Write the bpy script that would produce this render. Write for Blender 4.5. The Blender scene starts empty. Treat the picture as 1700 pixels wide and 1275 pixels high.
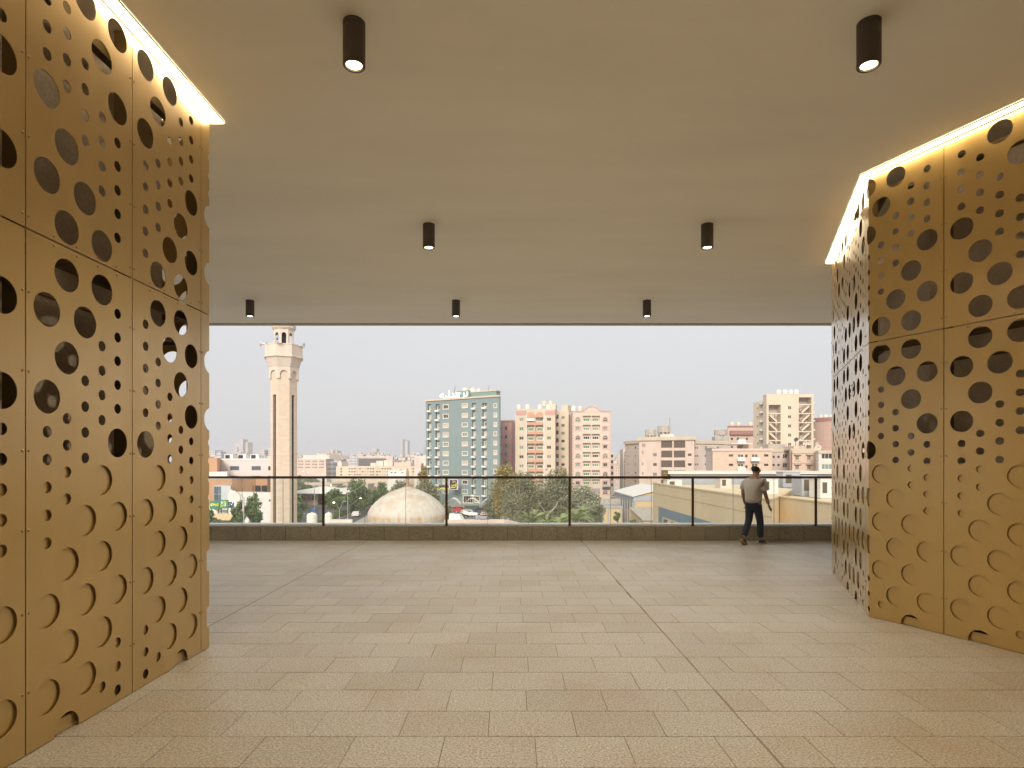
import bpy, math, random
from math import sin, cos, pi, radians as R
from mathutils import Vector, Matrix
from mathutils.geometry import delaunay_2d_cdt

random.seed(11)
EYE, G = 1.65, -12.55            # eye height over the terrace floor, street level below it
S = bpy.context.scene
COL = S.collection

# ------------------------------------------------------------------ camera
cd = bpy.data.cameras.new("camera"); cam = bpy.data.objects.new("camera", cd); COL.objects.link(cam)
cam.location = (0, 0, EYE); cam.rotation_euler = (R(90), 0, 0)
cd.sensor_width = 36; cd.lens = 21.18; cd.shift_y = 0.07735; cd.clip_start = 0.05; cd.clip_end = 9000
S.camera = cam
# ------------------------------------------------------------------ world
SUN_DIR = Vector((-0.22, -1.0, 0.58)).normalized()      # towards the sun, behind the building
wd = bpy.data.worlds.new("World"); S.world = wd; wd.use_nodes = True
nt = wd.node_tree; nt.nodes.clear()
sky = nt.nodes.new("ShaderNodeTexSky"); sky.sky_type = 'NISHITA'; sky.sun_disc = False
sky.sun_elevation = math.asin(SUN_DIR.z); sky.sun_rotation = math.atan2(SUN_DIR.x, SUN_DIR.y)
sky.dust_density = 3.0; sky.ozone_density = 1.0; sky.air_density = 1.0
tc = nt.nodes.new("ShaderNodeTexCoord"); sep = nt.nodes.new("ShaderNodeSeparateXYZ")
nt.links.new(tc.outputs['Generated'], sep.inputs[0])
rmp = nt.nodes.new("ShaderNodeValToRGB")
e = rmp.color_ramp.elements
e[0].position = 0.0; e[0].color = (0.455, 0.459, 0.485, 1)
e[1].position = 1.0; e[1].color = (0.80, 0.79, 0.76, 1)
m2 = rmp.color_ramp.elements.new(0.10); m2.color = (0.488, 0.480, 0.483, 1)
nt.links.new(sep.outputs['Z'], rmp.inputs[0])
nz = nt.nodes.new("ShaderNodeTexNoise"); nz.inputs['Scale'].default_value = 2.2; nz.inputs['Detail'].default_value = 4
mp = nt.nodes.new("ShaderNodeMapping"); mp.inputs['Scale'].default_value = (1, 1, 5)
nt.links.new(tc.outputs['Generated'], mp.inputs[0]); nt.links.new(mp.outputs[0], nz.inputs['Vector'])
mr = nt.nodes.new("ShaderNodeMapRange"); mr.inputs['To Min'].default_value = 9.55; mr.inputs['To Max'].default_value = 10.45
nt.links.new(nz.outputs['Fac'], mr.inputs['Value'])
vs = nt.nodes.new("ShaderNodeVectorMath"); vs.operation = 'SCALE'
nt.links.new(rmp.outputs[0], vs.inputs[0]); nt.links.new(mr.outputs[0], vs.inputs['Scale'])
mx = nt.nodes.new("ShaderNodeMixRGB"); mx.inputs['Fac'].default_value = 0.9
bg = nt.nodes.new("ShaderNodeBackground"); bg.inputs['Strength'].default_value = 0.1
wo = nt.nodes.new("ShaderNodeOutputWorld")
nt.links.new(sky.outputs[0], mx.inputs[1]); nt.links.new(vs.outputs[0], mx.inputs[2])
nt.links.new(mx.outputs[0], bg.inputs['Color']); nt.links.new(bg.outputs[0], wo.inputs['Surface'])
# ------------------------------------------------------------------ sun
sl = bpy.data.lights.new("sun", 'SUN'); sl.energy = 2.55; sl.angle = R(24); sl.color = (1.0, 0.90, 0.80)
so = bpy.data.objects.new("sun", sl); COL.objects.link(so)
so.rotation_euler = SUN_DIR.to_track_quat('Z', 'Y').to_euler()
# ------------------------------------------------------------------ exposure
vw = S.view_settings
vw.view_transform = 'Standard'; vw.look = 'None'; vw.exposure = 0.62; vw.gamma = 1; vw.use_curve_mapping = False
S.render.engine = 'CYCLES'
S.cycles.use_denoising = True
S.cycles.max_bounces = 10; S.cycles.diffuse_bounces = 5; S.cycles.glossy_bounces = 4
S.cycles.transparent_max_bounces = 24
S.cycles.sample_clamp_indirect = 4.0

# ================================================================== helpers
def W(px, py, d):
    return Vector(((px - 850) / 1000 * d, d, EYE + (769 - py) / 1000 * d))

MATS = {}
def mat(name, col, rough=0.8, metal=0.0, var=0.0, vscale=1.0, bump=0.0, bscale=60.0, col2=None, isl=0.0,
        emit=None, estr=0.0, stretch=(1, 1, 1), spec=None, grain=0.0, gscale=90.0):
    if name in MATS: return MATS[name]
    m = bpy.data.materials.new(name); m.use_nodes = True; MATS[name] = m
    n, l = m.node_tree.nodes, m.node_tree.links
    b = n['Principled BSDF']
    b.inputs['Roughness'].default_value = rough; b.inputs['Metallic'].default_value = metal
    b.inputs['Base Color'].default_value = (*col, 1)
    if spec is not None: b.inputs['Specular IOR Level'].default_value = spec
    if emit:
        b.inputs['Emission Color'].default_value = (*emit, 1); b.inputs['Emission Strength'].default_value = estr
    ge = n.new("ShaderNodeNewGeometry")
    cur = None
    if var or col2:
        mpn = n.new("ShaderNodeMapping"); mpn.inputs['Scale'].default_value = stretch
        l.new(ge.outputs['Position'], mpn.inputs[0])
        t = n.new("ShaderNodeTexNoise"); t.inputs['Scale'].default_value = vscale; t.inputs['Detail'].default_value = 7
        t.inputs['Roughness'].default_value = 0.6
        l.new(mpn.outputs[0], t.inputs['Vector'])
        rp = n.new("ShaderNodeValToRGB"); q = rp.color_ramp.elements
        c2 = col2 or tuple(c * (1 - var) for c in col)
        q[0].position = 0.34; q[0].color = (*c2, 1); q[1].position = 0.62; q[1].color = (*col, 1)
        l.new(t.outputs['Fac'], rp.inputs[0]); cur = rp.outputs[0]
    def scaled(cur, fac_out, lo, hi):
        a = n.new("ShaderNodeMapRange"); a.inputs['To Min'].default_value = lo; a.inputs['To Max'].default_value = hi
        l.new(fac_out, a.inputs['Value'])
        v = n.new("ShaderNodeVectorMath"); v.operation = 'SCALE'
        if cur is None: v.inputs[0].default_value = col
        else: l.new(cur, v.inputs[0])
        l.new(a.outputs[0], v.inputs['Scale'])
        return v.outputs[0]
    if isl:
        oi = n.new("ShaderNodeObjectInfo"); ad = n.new("ShaderNodeMath"); ad.operation = 'ADD'
        fr = n.new("ShaderNodeMath"); fr.operation = 'FRACT'
        l.new(oi.outputs['Random'], ad.inputs[0]); l.new(ge.outputs['Random Per Island'], ad.inputs[1]); l.new(ad.outputs[0], fr.inputs[0])
        cur = scaled(cur, fr.outputs[0], 1 - isl, 1 + isl)
    if grain:
        t2 = n.new("ShaderNodeTexNoise"); t2.inputs['Scale'].default_value = gscale; t2.inputs['Detail'].default_value = 3
        l.new(ge.outputs['Position'], t2.inputs['Vector'])
        a = n.new("ShaderNodeMapRange"); a.inputs['From Min'].default_value = 0.35; a.inputs['From Max'].default_value = 0.65
        l.new(t2.outputs['Fac'], a.inputs['Value'])
        cur = scaled(cur, a.outputs[0], 1 - grain, 1 + grain)
    if cur is not None: l.new(cur, b.inputs['Base Color'])
    if bump:
        t3 = n.new("ShaderNodeTexNoise"); t3.inputs['Scale'].default_value = bscale; t3.inputs['Detail'].default_value = 4
        l.new(ge.outputs['Position'], t3.inputs['Vector'])
        bp = n.new("ShaderNodeBump"); bp.inputs['Strength'].default_value = bump; bp.inputs['Distance'].default_value = 0.01
        l.new(t3.outputs['Fac'], bp.inputs['Height']); l.new(bp.outputs[0], b.inputs['Normal'])
    return m

class MB:
    """collects faces of several shapes for one mesh"""
    def __init__(s): s.v = []; s.f = []; s.m = []
    def add(s, vs, fs, mi=0):
        o = len(s.v); s.v += [tuple(v) for v in vs]
        for f in fs: s.f.append(tuple(i + o for i in f)); s.m.append(mi)
        return s
    def box(s, a, b, mi=0, M=None):
        x0, y0, z0 = a; x1, y1, z1 = b
        vs = [Vector(p) for p in ((x0,y0,z0),(x1,y0,z0),(x1,y1,z0),(x0,y1,z0),(x0,y0,z1),(x1,y0,z1),(x1,y1,z1),(x0,y1,z1))]
        if M: vs = [M @ v for v in vs]
        return s.add(vs, [(0,3,2,1),(4,5,6,7),(0,1,5,4),(1,2,6,5),(2,3,7,6),(3,0,4,7)], mi)
    def prism(s, poly, z0, z1, mi=0, M=None, cap=True):
        n = len(poly)
        vs = [Vector((p[0], p[1], z0)) for p in poly] + [Vector((p[0], p[1], z1)) for p in poly]
        if M: vs = [M @ v for v in vs]
        fs = [(i, (i+1) % n, n + (i+1) % n, n + i) for i in range(n)]
        if cap: fs += [tuple(range(n-1, -1, -1)), tuple(range(n, 2*n))]
        return s.add(vs, fs, mi)
    def lathe(s, prof, n=24, mi=0, c=(0, 0, 0), M=None, a0=0.0, cap=True):
        vs = []
        for r, z in prof:
            for i in range(n):
                a = a0 + 2*pi*i/n
                vs.append(Vector((c[0] + r*cos(a), c[1] + r*sin(a), c[2] + z)))
        if M: vs = [M @ v for v in vs]
        fs = []
        for k in range(len(prof)-1):
            for i in range(n):
                j = (i+1) % n
                fs.append((k*n+i, k*n+j, (k+1)*n+j, (k+1)*n+i))
        if cap:
            fs.append(tuple(range(n-1, -1, -1))); fs.append(tuple((len(prof)-1)*n + i for i in range(n)))
        return s.add(vs, fs, mi)
    def tube(s, pts, rs, n=6, mi=0):
        pts = [Vector(p) for p in pts]
        if not isinstance(rs, (list, tuple)): rs = [rs]*len(pts)
        vs = []; fs = []
        for k, p in enumerate(pts):
            d = (pts[min(k+1, len(pts)-1)] - pts[max(k-1, 0)]).normalized()
            up = Vector((0, 0, 1)) if abs(d.z) < 0.95 else Vector((1, 0, 0))
            a = d.cross(up).normalized(); b = a.cross(d)
            for i in range(n):
                t = 2*pi*i/n; vs.append(p + (a*cos(t) + b*sin(t))*rs[k])
        for k in range(len(pts)-1):
            for i in range(n):
                j = (i+1) % n; fs.append((k*n+i, k*n+j, (k+1)*n+j, (k+1)*n+i))
        fs.append(tuple(range(n))); fs.append(tuple((len(pts)-1)*n + n-1-i for i in range(n)))
        return s.add(vs, fs, mi)
    def mesh(s, name, mats, smooth=False):
        me = bpy.data.meshes.new(name); me.from_pydata(s.v, [], s.f)
        for m in (mats if isinstance(mats, (list, tuple)) else [mats]): me.materials.append(m)
        me.polygons.foreach_set('material_index', s.m)
        if smooth: me.polygons.foreach_set('use_smooth', [True]*len(s.f))
        me.update(); return me
    def build(s, name, mats, parent=None, loc=None, rz=0, smooth=False, **tags):
        return obj(name, s.mesh(name, mats, smooth), parent, loc, rz, **tags)

def obj(name, me, parent=None, loc=None, rz=0, label=None, cat=None, group=None, kind=None):
    o = bpy.data.objects.new(name, me); COL.objects.link(o)
    if parent: o.parent = parent
    if loc is not None: o.location = loc
    if rz: o.rotation_euler = (0, 0, rz)
    if label: o['label'] = label
    if cat: o['category'] = cat
    if group: o['group'] = group
    if kind: o['kind'] = kind
    return o

def thing(name, label, cat, loc=(0, 0, 0), rz=0, group=None):
    o = obj(name, None, None, loc, rz, label, cat, group); o.empty_display_size = 0.2
    return o

def copy_tree(o, parent=None):
    c = o.copy(); COL.objects.link(c)
    if parent: c.parent = parent
    for ch in o.children: copy_tree(ch, c)
    return c

def smooth_by_angle(me, ang=35):
    me.polygons.foreach_set('use_smooth', [True]*len(me.polygons))
    me.set_sharp_from_angle(angle=R(ang)) if hasattr(me, 'set_sharp_from_angle') else None

def sheet(outer, loops, t, inside, y0=0.0, extra=None, mapf=None):
    """flat sheet in x-z with openings, thickness t behind y0; inside(x,z) says 'in a hole'"""
    vs = []; es = []
    def loop(L):
        o = len(vs); vs.extend(Vector(p) for p in L); n = len(L)
        es.extend((o+i, o+(i+1) % n) for i in range(n))
    loop(outer)
    for L in loops: loop(L)
    if extra:
        for a, b in extra: o = len(vs); vs.extend((Vector(a), Vector(b))); es.append((o, o+1))
    xs = [p[0] for p in outer]; zs = [p[1] for p in outer]; X0, X1, Z0, Z1 = min(xs), max(xs), min(zs), max(zs)
    V, E, Fc = delaunay_2d_cdt(vs, es, [], 0, 1e-6)[:3]
    keep = []
    for f in Fc:
        c = (V[f[0]] + V[f[1]] + V[f[2]]) / 3
        if X0 < c.x < X1 and Z0 < c.y < Z1 and not inside(c.x, c.y): keep.append(tuple(f))
    cnt = {}
    for f in keep:
        for i in range(3):
            a, b = f[i], f[(i+1) % 3]
            cnt[(a, b)] = 1
    used = sorted({i for f in keep for i in f}); ix = {v: k for k, v in enumerate(used)}; n = len(used)
    mapf = mapf or (lambda x, z, d: (x, y0 + d, z))
    mb = MB()
    v3 = [mapf(V[i].x, V[i].y, 0) for i in used] + [mapf(V[i].x, V[i].y, t) for i in used]
    fs = []
    for f in keep:
        a, b, c = (ix[i] for i in f)
        fs.append((a, b, c)); fs.append((n+c, n+b, n+a))
    for (a, b) in cnt:
        if (b, a) not in cnt: fs.append((ix[b], ix[a], n+ix[a], n+ix[b]))
    return mb.add(v3, fs)

# ================================================================== materials
M_gold = mat("gold_metal", (0.55, 0.365, 0.115), 0.36, 0.58, var=0.10, vscale=1.3, stretch=(1, 1, 0.35), grain=0.04, gscale=240, bump=0.25, bscale=1.4)
_n, _l = M_gold.node_tree.nodes, M_gold.node_tree.links
_g = _n.new('ShaderNodeNewGeometry'); _m = _n.new('ShaderNodeMapping'); _m.inputs['Scale'].default_value = (1, 1, .3); _l.new(_g.outputs['Position'], _m.inputs[0])
_t = _n.new('ShaderNodeTexNoise'); _t.inputs['Scale'].default_value = 5; _t.inputs['Detail'].default_value = 6; _l.new(_m.outputs[0], _t.inputs['Vector'])
_r = _n.new('ShaderNodeMapRange'); _r.inputs['From Min'].default_value = .35; _r.inputs['From Max'].default_value = .65; _r.inputs['To Min'].default_value = .30; _r.inputs['To Max'].default_value = .44
_l.new(_t.outputs['Fac'], _r.inputs['Value']); _l.new(_r.outputs[0], _n['Principled BSDF'].inputs['Roughness'])
M_gold.node_tree.nodes["Principled BSDF"].inputs["Coat Weight"].default_value = 1.0
M_gold.node_tree.nodes["Principled BSDF"].inputs["Coat Roughness"].default_value = 0.22
M_gold_dark = mat("gold_frame", (0.16, 0.105, 0.035), 0.55, 0.6)
M_stone_core = mat("core_stone", (0.56, 0.465, 0.355), 0.9, var=0.3, vscale=1.1, grain=0.10, gscale=45, bump=0.4, bscale=45)
M_ceil = mat("ceiling_plaster", (0.88, 0.86, 0.79), 0.9, var=0.06, vscale=0.6, stretch=(0.5, 2, 1), bump=0.05, bscale=14)
M_strip = mat("warm_light", (1, 1, 1), 0.5, emit=(1.0, 0.82, 0.56), estr=15.0)
M_lens = mat("lamp_lens", (1, 1, 1), 0.4, emit=(1.0, 0.86, 0.62), estr=14.0)
M_lamp = mat("lamp_housing", (0.085, 0.07, 0.055), 0.55, 0.3)
M_steel = mat("bronze_rail", (0.13, 0.085, 0.05), 0.30, 0.85)
M_alu = mat("aluminium", (0.68, 0.72, 0.75), 0.32, 0.55)
M_curb = mat("curb_granite", (0.26, 0.23, 0.165), 0.65, var=0.15, vscale=2.5, grain=0.6, gscale=65, isl=0.06)
M_white = mat("white_paint", (0.78, 0.76, 0.72), 0.6, var=0.06, vscale=0.6)
M_asph = mat("asphalt", (0.085, 0.088, 0.095), 0.85, var=0.25, vscale=0.12)
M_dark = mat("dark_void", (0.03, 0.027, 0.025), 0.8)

def granite():
    m = bpy.data.materials.new("paving_granite"); m.use_nodes = True
    n, l = m.node_tree.nodes, m.node_tree.links; b = n['Principled BSDF']
    ge = n.new("ShaderNodeNewGeometry"); oi = n.new("ShaderNodeObjectInfo")
    ad = n.new("ShaderNodeMath"); ad.operation = 'ADD'; fr = n.new("ShaderNodeMath"); fr.operation = 'FRACT'
    l.new(oi.outputs['Random'], ad.inputs[0]); l.new(ge.outputs['Random Per Island'], ad.inputs[1]); l.new(ad.outputs[0], fr.inputs[0])
    base = n.new("ShaderNodeValToRGB"); q = base.color_ramp.elements
    q[0].color = (0.315, 0.280, 0.222, 1); q[1].color = (0.375, 0.345, 0.292, 1)
    x = q.new(0.35) if False else base.color_ramp.elements.new(0.35); x.color = (0.345, 0.315, 0.26, 1)
    x = base.color_ramp.elements.new(0.7); x.color = (0.355, 0.322, 0.268, 1)
    l.new(fr.outputs[0], base.inputs[0])
    def noise(sc, det=4, rough=0.6, vec=None):
        t = n.new("ShaderNodeTexNoise"); t.inputs['Scale'].default_value = sc; t.inputs['Detail'].default_value = det
        t.inputs['Roughness'].default_value = rough; l.new(ge.outputs['Position'], t.inputs['Vector']); return t.outputs['Fac']
    def mix(a, bcol, fac, typ='MIX'):
        k = n.new("ShaderNodeMixRGB"); k.blend_type = typ
        if isinstance(fac, float): k.inputs[0].default_value = fac
        else: l.new(fac, k.inputs[0])
        l.new(a, k.inputs[1])
        if isinstance(bcol, tuple): k.inputs[2].default_value = (*bcol, 1)
        else: l.new(bcol, k.inputs[2])
        return k.outputs[0]
    def rng(v, a, c, lo, hi):
        k = n.new("ShaderNodeMapRange"); k.inputs['From Min'].default_value = a; k.inputs['From Max'].default_value = c
        k.inputs['To Min'].default_value = lo; k.inputs['To Max'].default_value = hi; l.new(v, k.inputs['Value']); return k.outputs[0]
    rust = rng(noise(1.3, 3, 0.55), 0.46, 0.70, 0.0, 0.55)
    c = mix(base.outputs[0], (0.30, 0.215, 0.135), rust)
    pale = rng(noise(0.5, 2, 0.5), 0.46, 0.72, 0.0, 0.5)
    c = mix(c, (0.40, 0.37, 0.33), pale)
    sp = rng(noise(75, 3, 0.75), 0.36, 0.64, 0.45, 1.5)
    vm = n.new("ShaderNodeVectorMath"); vm.operation = 'SCALE'; l.new(c, vm.inputs[0]); l.new(sp, vm.inputs['Scale'])
    c2 = vm.outputs[0]
    vo = n.new("ShaderNodeTexVoronoi"); vo.inputs['Scale'].default_value = 52; l.new(ge.outputs['Position'], vo.inputs['Vector'])
    dk = rng(vo.outputs['Distance'], 0.12, 0.26, 0.65, 0.0)
    c2 = mix(c2, (0.055, 0.042, 0.032), dk)
    l.new(c2, b.inputs['Base Color'])
    l.new(rng(noise(0.9, 2), 0.3, 0.7, 0.38, 0.46), b.inputs['Roughness']); b.inputs['Specular IOR Level'].default_value = 1.0
    bp = n.new("ShaderNodeBump"); bp.inputs['Strength'].default_value = 0.22; bp.inputs['Distance'].default_value = 0.003
    l.new(noise(110, 4, 0.7), bp.inputs['Height']); l.new(bp.outputs[0], b.inputs['Normal'])
    return m
M_gran = granite()

def glass():
    m = bpy.data.materials.new("railing_glass"); m.use_nodes = True
    n, l = m.node_tree.nodes, m.node_tree.links; n.remove(n['Principled BSDF']); out = n['Material Output']
    tr = n.new("ShaderNodeBsdfTransparent"); tr.inputs[0].default_value = (0.975, 0.99, 0.98, 1)
    gl = n.new("ShaderNodeBsdfGlossy"); gl.inputs['Roughness'].default_value = 0.02
    df = n.new("ShaderNodeBsdfDiffuse"); df.inputs[0].default_value = (0.7, 0.73, 0.72, 1)
    fz = n.new("ShaderNodeFresnel"); fz.inputs['IOR'].default_value = 1.45
    a = n.new("ShaderNodeMixShader"); c = n.new("ShaderNodeMixShader"); c.inputs[0].default_value = 0.035
    l.new(fz.outputs[0], a.inputs[0]); l.new(tr.outputs[0], a.inputs[1]); l.new(gl.outputs[0], a.inputs[2])
    l.new(a.outputs[0], c.inputs[1]); l.new(df.outputs[0], c.inputs[2]); l.new(c.outputs[0], out.inputs['Surface'])
    return m
M_glass = glass()

# ================================================================== terrace
# floor base and its granite slabs
floor = MB().box((-16, -9, -0.5), (16, 13.3, -0.0034)).build("floor", mat("screed", (0.17, 0.12, 0.075), 0.95), kind='structure')
SW, SD, JG, JY = 0.5405, 0.3725, 0.0035, 0.0065
JOINTS = [-7.6, -3.07, 1.475, 5.45]
def slab_mesh(w, d):
    mb = MB(); b = 0.0016
    vs = [(0,0,-.0033),(w,0,-.0033),(w,d,-.0033),(0,d,-.0033),(0,0,-b),(w,0,-b),(w,d,-b),(0,d,-b),(b,b,0),(w-b,b,0),(w-b,d-b,0),(b,d-b,0)]
    fs = [(0,1,5,4),(1,2,6,5),(2,3,7,6),(3,0,4,7),(4,5,9,8),(5,6,10,9),(6,7,11,10),(7,4,8,11),(8,9,10,11)]
    return mb.add(vs, fs)
cache = {}
rest = MB()
row0 = 2.152
for r in range(-30, 29):
    y = row0 + r*SD
    if y + SD > 12.89 + 0.3: break
    off = 0.12 if (r % 2 == 1) else 0.39
    off += 0.02*random.uniform(-1, 1)
    d = SD - JY
    if y + d > 12.88: d = 12.88 - y
    if d < 0.05: continue
    k = int((-13 - off)//SW)
    while True:
        x0 = off + k*SW; x1 = x0 + SW; k += 1
        if x0 > 13: break
        jx = next((j for j in JOINTS if x0 < j < x1), None)
        pieces = [(x0, x1)] if jx is None else [(x0, jx - 0.007 + JG), (jx + 0.007, x1)]
        for a, b in pieces:
            w = b - a - JG
            if w < 0.02: continue
            yy = y + d
            inview = y > 2.9 and yy*(-0.60) < b and a < yy*0.62 + 0.7 and y < 8.4 and b > -2.75 and a < 5.4
            dz = random.uniform(-0.0009, 0.0006)
            if inview:
                key = (round(w, 3), round(d, 3))
                if key not in cache: cache[key] = slab_mesh(w, d).mesh("paving_slab", M_gran)
                obj("paving_slab", cache[key], floor, (a, y, dz))
            else:
                sm = slab_mesh(w, d)
                rest.add([(v[0]+a, v[1]+y, v[2]+dz) for v in sm.v], sm.f)
for j in JOINTS:
    MB().box((j-.0075, -8.9, -.0032), (j+.0105, 12.88, -.0012)).build("joint_sealant", mat("sealant", (.20, .165, .12), .8), floor)
rest.build("paving_beyond", M_gran, floor, kind='stuff')

# ceiling
CH = EYE + 3.11
MB().box((-16, -9, CH), (16, 13.46, CH + 0.5)).build("ceiling", M_ceil, kind='structure')
ce = MB(); ce.box((-16, 13.463, CH - 0.012), (16, 13.58, CH + 0.5)).box((-16, 13.40, CH - 0.02), (16, 13.452, CH - 0.004))
ce.build("ceiling_edge", mat("edge_trim", (0.42, 0.38, 0.30), 0.6), kind='structure')
MB().box((-16, -9.35, 0), (16, -9.01, CH)).build("back_wall", mat("back_wall_paint", (0.5, 0.42, 0.32), 0.85, var=0.1), kind='structure')

# parapet curb with granite cladding
cur = thing("parapet_curb", "low speckled granite curb closing the terrace edge below the glass railing", "curb", (0, 12.89, 0))
MB().box((-13.0, 0.032, -0.03), (13.0, 0.26, 0.285)).build("core", M_dark, cur)
me_c = MB().box((0.0045, 0, 0.004), (0.5235, 0.03, 0.292)).mesh("cladding_panel", M_curb)
me_t = MB().box((0.004, 0.032, 0.2865), (0.524, 0.262, 0.296)).mesh("coping", M_curb)
for k in range(-24, 25):
    obj("cladding_panel", me_c, cur, (-3.262 + k*0.528, random.uniform(-.0008, .0008), 0))
    obj("coping_stone", me_t, cur, (-3.262 + k*0.528, 0, 0))

MB().box((-13.0, 0.264, -0.03), (13.0, 0.86, 0.292)).build('outer_ledge', mat('ledge_white', (0.72, 0.74, 0.76), 0.5), cur)
# glass railing
rl = thing("glass_railing", "bronze handrail and posts holding clear glass panes on the granite curb", "railing", (0, 13.0, 0.296))
MB().box((-12.5, -0.025, 0.0005), (12.5, -0.0085, 0.035)).box((-12.5, 0.0085, 0.0005), (12.5, 0.025, 0.035)).build("base_channel", M_alu, rl)
hr = MB(); hr.box((-12.5, -0.03, 1.022), (12.5, 0.03, 1.068)); hr.box((-12.5, -0.022, 1.0685), (12.5, 0.022, 1.074))
hr.build("handrail", M_steel, rl)
PP = 2.648
me_p = MB().box((-0.026, -0.05, 0.002), (0.026, -0.036, 1.0215)).box((-0.017, -0.0358, 0.076), (0.017, -0.014, 1.0213)).mesh("post", M_steel)
me_g = MB().box((0.004, -0.006, 0.012), (PP/3 - 0.004, 0.006, 1.0205)).mesh("glass_pane", M_glass)
ed = mat("glass_edge", (0.10, 0.14, 0.12), 0.3)
me_s = MB().box((-0.0035, -0.0065, 0.012), (0.0035, 0.0065, 1.02)).mesh("pane_seam", ed)
for k in range(-4, 6):
    x = -4.057 + (k)*PP
    if abs(x) > 12.4: continue
    obj("post", me_p, rl, (x, 0, 0))
    for j in range(3):
        if x + (j+1)*PP/3 < 12.6:
            obj("glass_pane", me_g, rl, (x + j*PP/3, 0, 0)); obj("pane_seam", me_s, rl, (x + j*PP/3, 0, 0))

# ------------------------------------------------------------------ perforated walls
PW = 0.932
LO_L = {1: (.392, .905, -.870, -1.376), 2: (.647, 1.154, -.618, -1.123, -1.63), 3: (.901, -.366, -.871, -1.375),
        4: (1.154, -.113, -.618, -1.123), 5: (.14, -.366, -.8706)}
LO_S = {1: (.185, .021, -.143, -.307, -.471), 2: (.2736, .1105, -.0545, -.219), 3: (.527, .362, .197, .033),
        4: (.779, .616, .453, .287, -1.49), 5: (1.033, .869, .706, .541, .376, -1.24, -1.403, -1.567)}
UP_L = {1: (1.694, 2.202), 2: (1.44, 1.944), 3: (1.693, 2.957), 4: (1.442, 2.705), 5: (2.451, 2.957)}
UP_S = {1: (2.409, 2.572, 2.735, 2.90), 2: (2.316, 2.479, 2.642, 2.80), 3: (2.065, 2.228, 2.394, 2.556),
        4: (1.813, 1.976, 2.139, 2.304), 5: (1.559, 1.724, 1.887, 2.053, 2.215)}
def panel(kind, upper, JR, top, width=PW, fold=None, corner=None, t=0.004):
    L, Sm = (UP_L, UP_S) if upper else (LO_L, LO_S)
    z0, z1 = (JR + 0.005, top) if upper else (-1.645, JR - 0.005)
    cs = []
    for src, r in ((L, 0.1), (Sm, 0.0345)):
        for c, hs in src.items():
            u = c*0.1553
            if kind == 'M': u = PW - u
            for h in hs:
                h2 = min(h, JR - r - 0.02) if (not upper and h > 1.1) else (max(h, JR + r + 0.02) if upper and h < 1.5 else h)
                cs.append((u, h2, r))
    g = 0.004
    loops = []; test = []
    for (u, h, r) in cs:
        if u + r < g or u - r > width - g: continue
        n = 44 if r > .05 else 22
        loops.append([(u + r*cos(2*pi*i/n), h + r*sin(2*pi*i/n)) for i in range(n)]); test.append((u, h, (r*cos(pi/n))**2))
    def inside(x, z): return any((x-a)**2 + (z-b)**2 < q for a, b, q in test)
    mapf = None; extra = None
    if fold is not None:                       # bend along the vertical line u = fold
        extra = [((fold, z0), (fold, z1))]
        d1, d2 = Vector((1, 0)), Vector((cos(corner), sin(corner)))
        n1, n2 = Vector((0, 1)), Vector((-sin(corner), cos(corner)))
        mit = (n1 + n2) / (1 + n1.dot(n2))
        def mapf(x, z, d):
            if x < fold - 1e-5: p = d1*x + n1*d
            elif x > fold + 1e-5: p = d1*fold + d2*(x-fold) + n2*d
            else: p = d1*fold + mit*d
            return (p.x, p.y, z + EYE)
    else:
        def mapf(x, z, d): return (x, d, z + EYE)
    return sheet([(g, z0), (width-g, z0), (width-g, z1), (g, z1)], loops, t, inside, extra=extra, mapf=mapf)

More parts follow.
